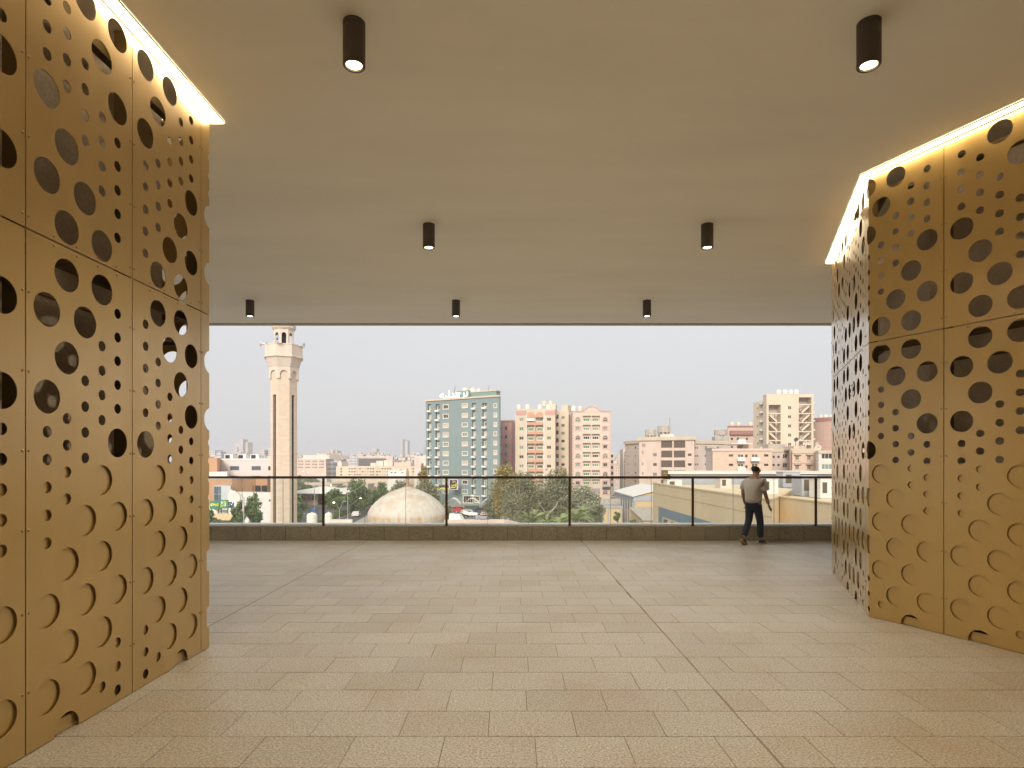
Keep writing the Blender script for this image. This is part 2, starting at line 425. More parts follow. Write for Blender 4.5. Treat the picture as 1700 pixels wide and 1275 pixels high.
M_screw = mat("screw_metal", (0.42, 0.28, 0.13), 0.3, 0.9)
def perforated_wall(name, label, corner_pt, a1, a2, seams_before, fold_off, seams_after, JR, top, first_kind, sh):
    """a1/a2: headings (rad) of the runs before/after the fold, seen left to right from the terrace"""
    w = thing(name, label, "metal wall", (corner_pt[0], corner_pt[1], 0))
    d1 = Vector((cos(a1), sin(a1), 0)); d2 = Vector((cos(a2), sin(a2), 0))
    n1 = Vector((-sin(a1), cos(a1), 0)); n2 = Vector((-sin(a2), cos(a2), 0))
    flat = {}
    for kd in 'PM':
        for up in (0, 1): 
            flat[kd, up] = panel(kd, up, JR, top).mesh("panel", M_gold)
    def liner(wd): return MB().box((0.003, 0.015, 0.125), (wd-0.003, 0.017, 1.648))
    def add_flat(s, kd, run):
        d, n, a = (d1, n1, a1) if run == 1 else (d2, n2, a2)
        p = d*s
        for up in (0, 1): obj("panel", flat[kd, up], w, p, a)
        liner(PW).build("liner_panel", M_gold, w, p, a)
        fittings(s, run)
    scr = MB()
    def fittings(s, run, kmax=4):
        d, n, a = (d1, n1, a1) if run == 1 else (d2, n2, a2)
        p = d*s; M = Matrix.Translation(p) @ Matrix.Rotation(a, 4, 'Z')
        MB().box((-0.024, 0.0235, 0.0), (0.024, 0.115, CH - 0.024)).build("post", M_gold_dark, w, p, a)
        for z in (0.35, 0.8, 1.27, 1.72, 2.17, 2.62, 3.05, 3.5, 3.95, 4.4):
            for u in (-0.022, 0.022): screw(M, u, z)
        for k in range(1, kmax + 1):
            for dz in (-0.028, 0.028): screw(M, k*PW/5 + 0.02, JR + EYE + dz)
    def screw(M, u, z):
        Q = M @ Matrix.Translation((u, -0.0005, z)) @ Matrix.Rotation(R(90), 4, 'X')
        scr.lathe([(0.0085, 0), (0.0085, 0.002), (0.005, 0.005)], 8, 0, M=Q)
    kd = first_kind
    ks = {'P': 'M', 'M': 'P'}
    # corner panel
    s0 = -fold_off
    for up in (0, 1):
        panel(kd, up, JR, top, fold=fold_off, corner=a2-a1).build("corner_panel", M_gold, w, d1*s0, a1)
    mid = (n1 + n2) / (1 + n1.dot(n2))
    lm = MB()
    q = [d1*s0 + n1*.015 + d1*.003, mid*.015, d2*(PW-fold_off-.003) + n2*.015, d2*(PW-fold_off-.003) + n2*.017, mid*.017, d1*s0 + n1*.017 + d1*.003]
    vv = [Vector((v.x, v.y, z)) for z in (0.125, 1.648) for v in q]
    lm.add(vv, [(i, (i+1) % 6, 6+(i+1) % 6, 6+i) for i in range(6)] + [(0, 5, 4, 1), (1, 4, 3, 2), (6, 7, 10, 11), (7, 8, 9, 10)])
    lm.build("liner_panel", M_gold, w)
    fittings(s0, 1, 0)
    k = kd; s = s0
    for i in range(seams_before):
        k = ks[k]; s -= PW; add_flat(s, k, 1)
    send = s
    k = kd; s = PW - fold_off
    for i in range(seams_after):
        k = ks[k]; add_flat(s, k, 2); s += PW
    fittings(s, 2, 0)
    # horizontal carrier rails behind the panels
    for run, (d, n, a, sa, sb) in enumerate(((d1, n1, a1, send, -0.06), (d2, n2, a2, 0.06, s))):
        for z0, z1, y0, y1 in ((0.004, 0.088, 0.0255, 0.07), (JR+EYE-0.085, JR+EYE-0.03, 0.116, 0.165), (1.60, 1.646, 0.0235, 0.07), (4.50, 4.60, 0.116, 0.18), (JR+EYE-.30, JR+EYE-0.27, .116, .15)):
            MB().box((sa, y0, z0), (sb, y1, z1)).build("carrier_rail", M_gold_dark if z0 > .1 else M_gold, w, (0, 0, 0), a)
    scr.build("screws", M_screw, w, kind='stuff')
    return w
A_L = math.atan2(1.0, 0.0135)
perforated_wall("perforated_metal_wall", "gold metal wall with round holes on the side of the terrace nearest the minaret", (-2.711, 5.395), A_L, math.pi,
                8, 0.14, 3, 1.326, 3.075, 'P', 0)
A_B, A_A = math.atan2(-2.735, -1.057), math.atan2(-.909, .418)
perforated_wall("perforated_metal_wall", "angled gold metal wall with round holes beside the walking person", (3.838, 6.483), A_B, A_A,
                3, 0.175, 7, 1.294, 3.075, 'M', 0)

pe = Vector((3.838, 6.483)) - Vector((cos(A_B), sin(A_B)))*2.972
perforated_return = thing("metal_return_wall", "short gold metal wall with round holes closing the far end of the angled wall", "metal wall", (pe.x + .02, pe.y + 0.0, 0))
for i in range(3):
    for up in (0, 1):
        panel('PM'[i % 2], up, 1.294, 3.075).build("panel", M_gold, perforated_return, (PW*(i + 1), 0.004, 0), math.pi)

# concealed light strips along both walls
def strip(path, wid, name, label):
    mb = MB(); hb = MB(); n = len(path)
    P = [Vector((p[0], p[1])) for p in path]
    def off(i, d):
        ds = []
        if i > 0: ds.append((P[i]-P[i-1]).normalized())
        if i < n-1: ds.append((P[i+1]-P[i]).normalized())
        ns = [Vector((v.y, -v.x)) for v in ds]
        m = ns[0] if len(ns) == 1 else (ns[0]+ns[1])/(1+ns[0].dot(ns[1]))
        return P[i] + m*d
    for i in range(n-1):
        a, b, c, d = off(i, 0.004), off(i+1, 0.004), off(i+1, wid), off(i, wid)
        mb.prism([a, b, c, d], CH-0.014, CH-0.006)
        for e0, e1 in ((-0.008, 0.003), (wid+.001, wid+0.005)):
            hb.prism([off(i, e0), off(i+1, e0), off(i+1, e1), off(i, e1)], CH-0.02, CH-0.002)
    t = thing(name, label, "light strip", (0, 0, 0))
    mb.build("diffuser", M_strip, t); hb.build("trim", M_white, t)
dA = Vector((cos(A_A), sin(A_A))); dB = Vector((cos(A_B), sin(A_B))); cR = Vector((3.838, 6.483))
dL = Vector((cos(A_L), sin(A_L))); cL = Vector((-2.711, 5.395)); dR = Vector((-1.0, 0.0))
strip([cL - dL*7.5, cL, cL + dR*2.6], 0.09, "light_strip", "glowing warm strip set in the ceiling above the wall nearest the minaret")
strip([cR - dB*2.97 + Vector((1.5, 0.0)), cR - dB*2.97 , cR, cR + dA*6.9], 0.078, "light_strip", "glowing warm strip bending along the ceiling above the angled wall beside the person")

# stone cores behind the screens
def core(poly, nm="core_wall"):
    MB().prism(poly, -0.03, CH-0.002).build(nm, M_stone_core, kind='structure')
core([(-3.03, -6), (-3.03, 5.22), (-3.1, 5.34), (-5.2, 5.34), (-5.2, -6)])
nA = Vector((-sin(A_A), cos(A_A)))
nB = Vector((-sin(A_B), cos(A_B)))
k0 = cR + nA*0.55 + nB*0.75 - dB*0.0; p1 = cR + nA*0.55 + dA*8
pB = cR - dB*2.93 + nB*0.6
_m = Matrix(((dA.x, dB.x), (dA.y, dB.y))).inverted() @ ((nB*0.6) - (nA*0.55)); pC = cR + nA*0.55 + dA*_m.x
core([pC, p1, (12, p1.y), (12, 9.15), (pB.x, pB.y)])

# downlights
hs = MB(); hs.lathe([(0.073, 0), (0.078, 0.006), (0.078, 0.268), (0.074, 0.270), (0.074, 0.276), (0.078, 0.278), (0.078, 0.309)], 40, cap=False)
hs.lathe([(0.073, 0), (0.060, 0.002), (0.056, 0.03)], 40, cap=False)
me_h = hs.mesh("housing", M_lamp); smooth_by_angle(me_h)
me_rim = MB().lathe([(0.0598, 0.004), (0.054, 0.012), (0.050, 0.028)], 40, cap=False).mesh("reflector", mat("reflector", (0.8, 0.74, 0.6), 0.15, 1.0))
me_l = MB().lathe([(0.050, 0.02), (0.044, 0.0145), (0.001, 0.013)], 32).mesh("lens", M_lens)
spots = []
for x, y, lb in ((-1.115, 4.254, "nearest of the cylinder downlights on the minaret side of the ceiling"),
             (2.52, 4.254, "nearest of the cylinder downlights on the side of the walking person"),
             (-1.084, 7.853, "downlight in the middle row, nearer the minaret"),
             (2.544, 7.853, "downlight in the middle row, nearer the angled wall"),
             (-5.01, 11.52, "downlight of the far row hanging closest to the minaret"),
             (-1.071, 11.52, "far-row downlight above the blue tower, between the other two"),
             (2.58, 11.52, "far-row downlight hanging closest to the angled wall"),
             (-1.1, .6, "downlight just behind the viewpoint, on the minaret side"), (2.5, .6, "downlight just behind the viewpoint, on the person's side"),
             (-1.1, -3.0, "rearmost downlight far behind the viewpoint, on the minaret side"), (2.5, -3.0, "rearmost downlight far behind the viewpoint, on the person's side")):
    t = thing("ceiling_downlight", lb, "ceiling lamp", (x, y, CH - 0.3095), 0, "cylinder downlights under the ceiling")
    obj("housing", me_h, t); obj("reflector", me_rim, t); obj("lens", me_l, t)
    ld = bpy.data.lights.new("downlight_lamp", 'SPOT'); ld.energy = 212; ld.spot_size = R(110); ld.spot_blend = 1.0
    ld.color = (1.0, 0.86, 0.64); ld.shadow_soft_size = 0.05
    lo = bpy.data.objects.new("downlight_lamp", ld); COL.objects.link(lo); lo.parent = t; lo.location = (0, 0, -0.01)
#@@CITY@@
# ================================================================== the city
def addnode_lines(m, spacing, width, fac, horizontal=True):
    n, l = m.node_tree.nodes, m.node_tree.links; b = n['Principled BSDF']
    ge = n.new("ShaderNodeNewGeometry"); sp = n.new("ShaderNodeSeparateXYZ"); l.new(ge.outputs['Position'], sp.inputs[0])
    d = n.new("ShaderNodeMath"); d.operation = 'DIVIDE'; d.inputs[1].default_value = spacing
    if horizontal: l.new(sp.outputs['Z'], d.inputs[0])
    else:
        a = n.new("ShaderNodeMath"); a.operation = 'ADD'; l.new(sp.outputs['X'], a.inputs[0]); l.new(sp.outputs['Y'], a.inputs[1]); l.new(a.outputs[0], d.inputs[0])
    f = n.new("ShaderNodeMath"); f.operation = 'FRACT'; l.new(d.outputs[0], f.inputs[0])
    g = n.new("ShaderNodeMath"); g.operation = 'LESS_THAN'; g.inputs[1].default_value = width; l.new(f.outputs[0], g.inputs[0])
    mr = n.new("ShaderNodeMapRange"); mr.inputs['To Min'].default_value = 1; mr.inputs['To Max'].default_value = fac; l.new(g.outputs[0], mr.inputs['Value'])
    v = n.new("ShaderNodeVectorMath"); v.operation = 'SCALE'
    if b.inputs['Base Color'].is_linked: l.new(b.inputs['Base Color'].links[0].from_socket, v.inputs[0])
    else: v.inputs[0].default_value = b.inputs['Base Color'].default_value[:3]
    l.new(mr.outputs[0], v.inputs['Scale']); l.new(v.outputs[0], b.inputs['Base Color'])
    return m
def addnode_brick(m, bw, bh, c1, c2, cm, mortar=0.03):
    n, l = m.node_tree.nodes, m.node_tree.links; b = n['Principled BSDF']
    ge = n.new("ShaderNodeNewGeometry"); sp = n.new("ShaderNodeSeparateXYZ"); l.new(ge.outputs['Position'], sp.inputs[0])
    a = n.new("ShaderNodeMath"); a.operation = 'ADD'; l.new(sp.outputs['X'], a.inputs[0]); l.new(sp.outputs['Y'], a.inputs[1])
    cb = n.new("ShaderNodeCombineXYZ"); l.new(a.outputs[0], cb.inputs[0]); l.new(sp.outputs['Z'], cb.inputs[1])
    t = n.new("ShaderNodeTexBrick"); t.inputs['Scale'].default_value = 1; t.inputs['Brick Width'].default_value = bw; t.inputs['Row Height'].default_value = bh
    t.inputs['Mortar Size'].default_value = mortar; t.inputs['Color1'].default_value = (*c1, 1); t.inputs['Color2'].default_value = (*c2, 1); t.inputs['Mortar'].default_value = (*cm, 1)
    l.new(cb.outputs[0], t.inputs['Vector']); l.new(t.outputs['Color'], b.inputs['Base Color'])
    return m

C_BEIGE = mat("render_beige", (0.56, 0.48, 0.36), 0.9, var=0.12, vscale=0.5, stretch=(1, 1, .3))
C_SAND = mat("render_sand", (0.64, 0.54, 0.41), 0.9, var=0.12, vscale=0.4, stretch=(1, 1, .3))
C_PINK = mat("render_pink", (0.64, 0.51, 0.43), 0.9, var=0.15, vscale=0.5, stretch=(1, 1, .3))
C_PALE = mat("render_pale", (0.66, 0.60, 0.53), 0.9, var=0.12, vscale=0.4, stretch=(1, 1, .3))
C_GREYPINK = mat("render_greypink", (0.56, 0.48, 0.42), 0.9, var=0.12, vscale=0.6, stretch=(1, 1, .3))
C_TERRA = mat("render_terracotta", (0.58, 0.34, 0.23), 0.9, var=0.12, vscale=0.6)
C_MAROON = mat("render_maroon", (0.30, 0.15, 0.12), 0.85)
C_ROSE = mat("render_rose", (0.56, 0.33, 0.29), 0.9, var=0.1, vscale=0.5)
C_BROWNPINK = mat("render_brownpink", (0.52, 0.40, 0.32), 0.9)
C_WHITE = mat("render_white", (0.74, 0.71, 0.66), 0.85, var=0.08, vscale=0.5)
C_BLUE = addnode_lines(mat("siding_bluegrey", (0.225, 0.288, 0.285), 0.7, var=0.08, vscale=0.2), 0.42, 0.10, 0.8)
C_TEAL = mat("siding_teal", (0.17, 0.275, 0.25), 0.7)
C_BRICKPINK = addnode_brick(mat("brick_pink", (0.5, 0.35, 0.27), 0.9), 0.5, 0.22, (0.63, 0.52, 0.43), (0.58, 0.46, 0.37), (0.61, 0.53, 0.45))
C_BRICKORANGE = addnode_brick(mat("brick_orange", (0.5, 0.35, 0.27), 0.9), 0.5, 0.24, (0.62, 0.47, 0.36), (0.55, 0.40, 0.30), (0.57, 0.46, 0.37))
C_BRICKRED = addnode_brick(mat("brick_red", (0.5, 0.25, 0.2), 0.9), 0.5, 0.24, (0.50, 0.33, 0.26), (0.44, 0.28, 0.22), (0.46, 0.34, 0.28))
C_MIN = addnode_brick(mat("minaret_stone", (0.6, 0.5, 0.38), 0.9), 0.62, 0.26, (0.62, 0.52, 0.41), (0.56, 0.455, 0.35), (0.53, 0.44, 0.34), 0.012)
C_MINP = mat("minaret_plaster", (0.64, 0.55, 0.46), 0.9, var=0.12, vscale=1.2, stretch=(1, 1, .4))
C_CONC = mat("weathered_concrete", (0.46, 0.42, 0.36), 0.95, var=0.3, vscale=1.5)
C_TANK = mat("water_tank_plastic", (0.66, 0.57, 0.45), 0.6)
C_TANKW = mat("water_tank_white", (0.74, 0.70, 0.63), 0.6)
C_YEL = mat("yellow_render", (0.72, 0.585, 0.385), 0.9, var=0.10, vscale=0.35, stretch=(1, 1, .25), grain=0.03, gscale=3)
C_YELP = mat("warehouse_yellow", (0.60, 0.46, 0.27), 0.85)
C_GREY = mat("light_grey_paint", (0.40, 0.42, 0.45), 0.8, var=0.1, vscale=0.6)
C_BLUEP = mat("blue_grey_paint", (0.20, 0.27, 0.34), 0.8, var=0.12, vscale=0.5)
C_ORANGE = addnode_lines(mat("orange_cladding", (0.52, 0.29, 0.16), 0.8, var=0.06, vscale=0.3), 0.6, 0.08, 0.85, False)
C_MALL = addnode_lines(mat("mall_cladding", (0.62, 0.56, 0.53), 0.7), 0.9, 0.07, 0.9, False)
W_FR = mat("window_white", (0.72, 0.66, 0.55), 0.6); W_DK = mat("window_darkframe", (0.12, 0.09, 0.07), 0.6)
W_GRN = mat("window_greenframe", (0.16, 0.22, 0.14), 0.6)
G_DARK = mat("pane_dark", (0.018, 0.02, 0.022), 0.15, spec=0.6); G_GRN = mat("pane_green", (0.08, 0.20, 0.08), 0.3)
G_TEAL = mat("pane_teal", (0.20, 0.27, 0.24), 0.25); G_CURT = mat("pane_curtain", (0.50, 0.45, 0.38), 0.5)
G_BRN = mat("pane_brown", (0.11, 0.085, 0.06), 0.2); G_BLUE = mat("pane_blue", (0.07, 0.12, 0.17), 0.12, spec=0.7)
C_RAILM = mat("balcony_white", (0.78, 0.74, 0.68), 0.7)

wcache = {}
def window_mesh(w, h, style, pane, frame):
    w, h = round(w, 1), round(h, 1); key = (w, h, style, pane.name, frame.name)
    if key in wcache: return wcache[key]
    mb = MB(); t = 0.10 if w > 1.0 else 0.07; y0, y1 = 0.11, 0.19
    if style == 'surf': y0, y1 = -0.05, 0.03
    if style == 'arch':
        n = 12; r = w/2; zc = h/2 - r
        pts = [(-r, -h/2), (r, -h/2)] + [(r*cos(pi*i/n), zc + r*sin(pi*i/n)) for i in range(n+1)]
        mb.add([(x, y1, z) for x, z in pts], [tuple(range(len(pts)))], 1)
        for a in (45, 90, 135):
            c, s_ = cos(R(a)), sin(R(a))
            mb.add([(-.04*s_, y0, zc+.04*c), (.04*s_, y0, zc-.04*c), (r*c+.04*s_, y0, zc+r*s_-.04*c), (r*c-.04*s_, y0, zc+r*s_+.04*c)], [(0, 1, 2, 3)], 0)
        mb.box((-.05, y0, -h/2), (.05, y1-.01, zc), 0); mb.box((-r, y0, zc-.05), (r, y1-.01, zc+.05), 0)
        # surround of bricks, proud of the wall
        for i in range(n):
            a0, a1 = pi*i/n, pi*(i+1)/n; ra, rb = r, r + 0.32
            mb.prism([(0, 0)]*3, 0, 0) if False else None
            q = [(ra*cos(a0), ra*sin(a0)), (rb*cos(a0), rb*sin(a0)), (rb*cos(a1), rb*sin(a1)), (ra*cos(a1), ra*sin(a1))]
            mb.add([(x, -.06, zc+z) for x, z in q] + [(x, 0.0, zc+z) for x, z in q], [(0,1,2,3),(0,4,5,1),(1,5,6,2),(2,6,7,3),(3,7,4,0)], 2)
        for sx in (-1, 1):
            xa, xb = sorted((sx*r, sx*(r+.25))); mb.box((xa, -.06, -h/2-.2), (xb, 0.0, zc), 2)
        mb.box((-r-.5, -.1, -h/2-.3), (r+.5, 0.0, -h/2), 2)
    else:
        for a, b in (((-w/2, y0, -h/2), (w/2, y1, -h/2+t)), ((-w/2, y0, h/2-t), (w/2, y1, h/2)), ((-w/2, y0, -h/2+t), (-w/2+t, y1, h/2-t)), ((w/2-t, y0, -h/2+t), (w/2, y1, h/2-t))):
            mb.box(a, b, 0)
        nm = 1 if w < 1.9 else (2 if w < 2.8 else 3)
        for k in range(1, nm+1):
            x = -w/2 + w*k/(nm+1); mb.box((x-.04, y0+.01, -h/2+t), (x+.04, y1-.01, h/2-t), 0)
        mb.box((-w/2+t/2, y1-.05, -h/2+t/2), (w/2-t/2, y1-.02, h/2-t/2), 1)
        if style in ('trim', 'surf'):
            s, yy = (0.22, -0.09) if style == 'trim' else (0.14, -0.10); yb = 0.0 if style == 'trim' else y1
            for a, b in (((-w/2-s, yy, -h/2-s), (w/2+s, yb, -h/2)), ((-w/2-s, yy, h/2), (w/2+s, yb, h/2+s)), ((-w/2-s, yy, -h/2), (-w/2, yb, h/2)), ((w/2, yy, -h/2), (w/2+s, yb, h/2))):
                mb.box(a, b, 2)
        if style == 'brick':
            for a, b in (((-w/2-.45, -.08, -h/2-.25), (w/2+.45, 0, -h/2)), ((-w/2-.45, -.08, h/2), (w/2+.45, 0, h/2+.25)), ((-w/2-.3, -.08, -h/2), (-w/2, 0, h/2)), ((w/2, -.08, -h/2), (w/2+.3, 0, h/2)), ((-.12, -.09, h/2+.25), (.12, 0, h/2+.5))):
                mb.box(a, b, 2)
        if style == 'hood':
            mb.box((-w/2-.35, -.45, h/2+.1), (w/2+.35, 0, h/2+.28), 2); mb.box((-w/2-.2, -.12, -h/2-.15), (w/2+.2, 0, -h/2), 2)
    third = C_ROSE if style in ('arch', 'brick') else (C_BROWNPINK if style == 'hood' else W_FR)
    wcache[key] = mb.mesh("window", [frame, pane, third]); return wcache[key]

class Bld:
    def __init__(s, name, label, px0, d0, px1, d1, top, depth, m, cat="building", t=0.35, group=None, base=G):
        s.A = Vector(((px0-850)/1000*d0, d0)); s.B = Vector(((px1-850)/1000*d1, d1)); s.D = s.B - s.A; s.L = s.D.length
        s.base = base; s.root = thing(name, label, cat, (s.A.x, s.A.y, base), math.atan2(s.D.y, s.D.x), group)
        s.H = s.z((px0+px1)/2, top); s.depth = depth; s.m = m; s.t = t; s.holes = []; s.arch = []
    def tpar(s, px):
        k = (px-850)/1000; return (k*s.A.y - s.A.x) / (s.D.x - k*s.D.y)
    def u(s, px): return s.tpar(px)*s.L
    def dist(s, px): return s.A.y + s.tpar(px)*s.D.y
    def z(s, px, py): return EYE + (769-py)/1000*s.dist(px) - s.base
    def win(s, px, py, w, h, style='plain', pane=None, frame=None, y=0.0, z=None):
        """w, h in pixels of the photograph at that distance"""
        d = s.dist(px)/1000; w = max(0.5, w*d); h = max(0.5, h*d)
        w, h = round(w, 1), round(h, 1)
        pane = pane or random.choice((G_DARK, G_DARK, G_GRN, G_TEAL, G_CURT)); frame = frame or W_DK
        x = s.u(px); zz = s.z(px, py) if z is None else z
        if zz - h/2 < 0.2 or x - w/2 < 0.05 and y == 0 or x + w/2 > s.L - .05 and y == 0: return
        if style != 'surf': s.holes.append((x-w/2, zz-h/2, x+w/2, zz+h/2, style == 'arch'))
        obj("window", window_mesh(w, h, style, pane, frame), s.root, (x, y, zz))
    def grid(s, cols, rows, w, h, **k):
        ref = cols[0]; zs = [s.z(ref, r) for r in rows]
        pn = k.pop('panes', None)
        for c in cols:
            for zz in zs: s.win(c, 0, w, h, z=zz, pane=random.choice(pn) if pn else None, **k)
    def slot(s, px0, px1, py0, py1):
        pm = (px0+px1)/2; s.holes.append((s.u(px0), max(0.0, s.z(pm, py1)), s.u(px1), s.z(pm, py0), False))
    def finish(s, cornice=None, ch=0.5, proud=0.15, body=None):
        loops = []; tests = []
        for (a, b, c, d, ar) in s.holes:
            if ar:
                r = (c-a)/2; xc = (a+c)/2; zc = d - r
                L = [(a, b), (c, b)] + [(xc + r*cos(pi*i/10), zc + r*sin(pi*i/10)) for i in range(11)]
                loops.append(L); tests.append((a, b, c, zc)); tests.append((xc, zc, (r*.985)**2))
            else: loops.append([(a, b), (c, b), (c, d), (a, d)]); tests.append((a, b, c, d))
        def inside(x, z):
            for q in tests:
                if len(q) == 4:
                    if q[0] < x < q[2] and q[1] < z < q[3]: return True
                elif (x-q[0])**2 + (z-q[1])**2 < q[2]: return True
            return False
        sheet([(0, 0), (s.L, 0), (s.L, s.H), (0, s.H)], loops, s.t, inside).build("front_wall", s.m, s.root)
        def slope(P):
            ux = s.D/s.L; uy = Vector((-ux.y, ux.x)); return P.dot(ux)/P.dot(uy)
        xl = max(0, slope(s.A))*s.depth; xr = s.L + min(0, slope(s.B))*s.depth
        if xr - xl < 1.5: xm = (xl+xr)/2; xl, xr = xm-.8, xm+.8
        MB().prism([(0, s.t+.002), (s.L, s.t+.002), (xr, s.depth), (xl, s.depth)], 0, s.H-.01).build("body", body or s.m, s.root)
        if cornice:
            p = proud
            MB().prism([(-p, -p), (s.L+p, -p), (xr+p*.5, s.depth+p), (xl-p*.5, s.depth+p)], s.H+.004, s.H+ch).build("cornice", cornice, s.root)
        return s
    def box(s, name, px0, px1, py0, py1, y0, y1, m, parent=None, pref=None):
        pm = pref or (px0+px1)/2
        return MB().box((s.u(px0), y0, max(0, s.z(pm, py1))), (s.u(px1), y1, s.z(pm, py0))).build(name, m, s.root)
    def balcony(s, pxc, py0, py1, w, proj=0.9, m=None):
        d = s.dist(pxc)/1000; x = s.u(pxc); w = w*d; z0, z1 = s.z(pxc, py1), s.z(pxc, py0)
        if z0 < .3: return
        k = ("bal", round(w, 1), round(z1-z0, 1), (m or C_RAILM).name, proj)
        if k not in wcache:
            mb = MB(); ww = k[1]/2; hh = k[2]
            mb.box((-ww, -proj, 0), (ww, 0.0, 0.15)); mb.box((-ww, -proj, .15), (ww, -proj+.1, hh)); mb.box((-ww, -proj+.1, .15), (-ww+.1, 0, hh)); mb.box((ww-.1, -proj+.1, .15), (ww, 0, hh))
            wcache[k] = mb.mesh("balcony", m or C_RAILM)
        obj("balcony", wcache[k], s.root, (x, 0, z0))

def tank(px, py0, py1, w, d, m, label, group, base=None):
    """water tank standing on a roof: py0 top, py1 foot"""
    p = W(px, py1, d); h = (py1-py0)/1000*d; r = w/2000*d
    t = thing("water_tank", label, "water tank", p, 0, group)
    MB().lathe([(r, 0), (r, h*.28), (r*1.03, h*.3), (r, h*.32), (r, h*.55), (r*1.03, h*.57), (r, h*.6), (r*.97, h*.84), (r*.6, h*.95), (r*.25, h*.98)], 16).build("shell", m, t)
    MB().lathe([(r*.22, h*.975), (r*.22, h*1.03), (.01, h*1.05)], 10).build("lid", m, t)

# ---------------- ground
MB().box((-7000, 14.2, G-1.5), (7000, 8000, G)).build("ground", mat("ground_sand", (0.33, 0.29, 0.24), 0.95, var=0.2, vscale=0.02), kind='structure')
def flat(name, pts, lift, m, kind='structure'):
    return MB().add([(x, y, G+lift) for x, y in pts] + [(x, y, G+lift-.003) for x, y in pts], [tuple(range(len(pts)))] + [(i, len(pts)+i, len(pts)+(i+1) % len(pts), (i+1) % len(pts)) for i in range(len(pts))]).build(name, m, kind=kind)
def pavement(name, pts, m):
    a = sum(pts[i][0]*pts[(i+1) % len(pts)][1]-pts[(i+1) % len(pts)][0]*pts[i][1] for i in range(len(pts)))
    pts = pts if a > 0 else pts[::-1]
    return MB().prism(pts, G-.02, G+.13).build(name, m, kind='structure')
flat("road", [(-34, 80), (-38, 150), (-44, 215), (-50, 290), (-64, 290), (-60, 215), (-57, 150), (-56, 80)], .004, M_asph)
flat("cross_street", [(-110, 165), (-57.5, 172), (-59, 200), (-110, 188)], .004, M_asph)
flat("car_park", [(-22, 118), (24, 118), (24, 192), (-40, 196)], .004, mat("worn_asphalt", (0.15, 0.145, 0.14), 0.9, var=0.2, vscale=.2))
M_grass = mat("hedge_green", (0.05, 0.09, 0.03), 0.9, var=0.4, vscale=0.8, bump=0.8, bscale=3)
M_pave = mat("pavement_tile", (0.38, 0.34, 0.29), 0.9, var=.15, vscale=.4)
pavement("median_kerb", [(-43.6, 95), (-41, 95), (-47.0, 214), (-50.5, 214)], M_pave)
pavement("pavement", [(-57.6, 95), (-62, 95), (-62, 164), (-58.6, 164)], M_pave)
pavement("pavement", [(-33.5, 95), (-30.5, 95), (-40.5, 215), (-43.4, 215)], M_pave)
mk = MB()
for i in range(30):
    y = 100 + i*6
    if y < 290: 
        for k in (-36.6, -51.5):
            x = k - (y-100)*0.075 if k < -50 else k - 2 - (y-100)*0.075
            mk.box((x, y, G+.004), (x+.15, y+2.5, G+.008))
mk.build("lane_markings", M_white, kind='structure')
# fine leaves used by every plant
def leafmat(name, c, a=0.35):
    return mat(name, c, 0.7, var=0.3, vscale=0.8, isl=a)
L_EUC = leafmat("leaves_eucalyptus", (0.25, 0.255, 0.15)); L_EUC2 = leafmat("leaves_olive", (0.33, 0.27, 0.09))
L_DEEP = leafmat("leaves_deep_green", (0.155, 0.22, 0.085)); L_GREY = leafmat("leaves_greygreen", (0.32, 0.34, 0.23))
L_YEL = leafmat("leaves_yellowgreen", (0.36, 0.26, 0.07)); L_PALM = leafmat("leaves_palm", (0.25, 0.31, 0.13), .25)
M_BARK = mat("bark", (0.22, 0.17, 0.12), 0.95, var=.3, vscale=2); M_BARKW = mat("pale_bark", (0.45, 0.38, 0.30), 0.9, var=.3, vscale=3)
def leaves(n, blobs, size, rnd, flat_=0.0):
    mb = MB()
    wts = [b[1][0]*b[1][1]*b[1][2] for b in blobs]
    for _ in range(n):
        c, r = rnd.choices(blobs, wts)[0]
        v = Vector((rnd.gauss(0, 1), rnd.gauss(0, 1), rnd.gauss(0, 1))).normalized() * (rnd.random()**0.45)
        p = Vector((c[0]+v.x*r[0], c[1]+v.y*r[1], c[2]+v.z*r[2]))
        a = Vector((rnd.gauss(0, 1), rnd.gauss(0, 1), rnd.gauss(0, 1))).normalized(); b = a.cross(Vector((rnd.gauss(0, 1), rnd.gauss(0, 1), rnd.gauss(0, 1)))).normalized()
        s = size*rnd.uniform(.6, 1.3)
        mb.add([p-a*s, p+b*s*.55, p+a*s, p-b*s*.55], [(0, 1, 2, 3)])
    return mb
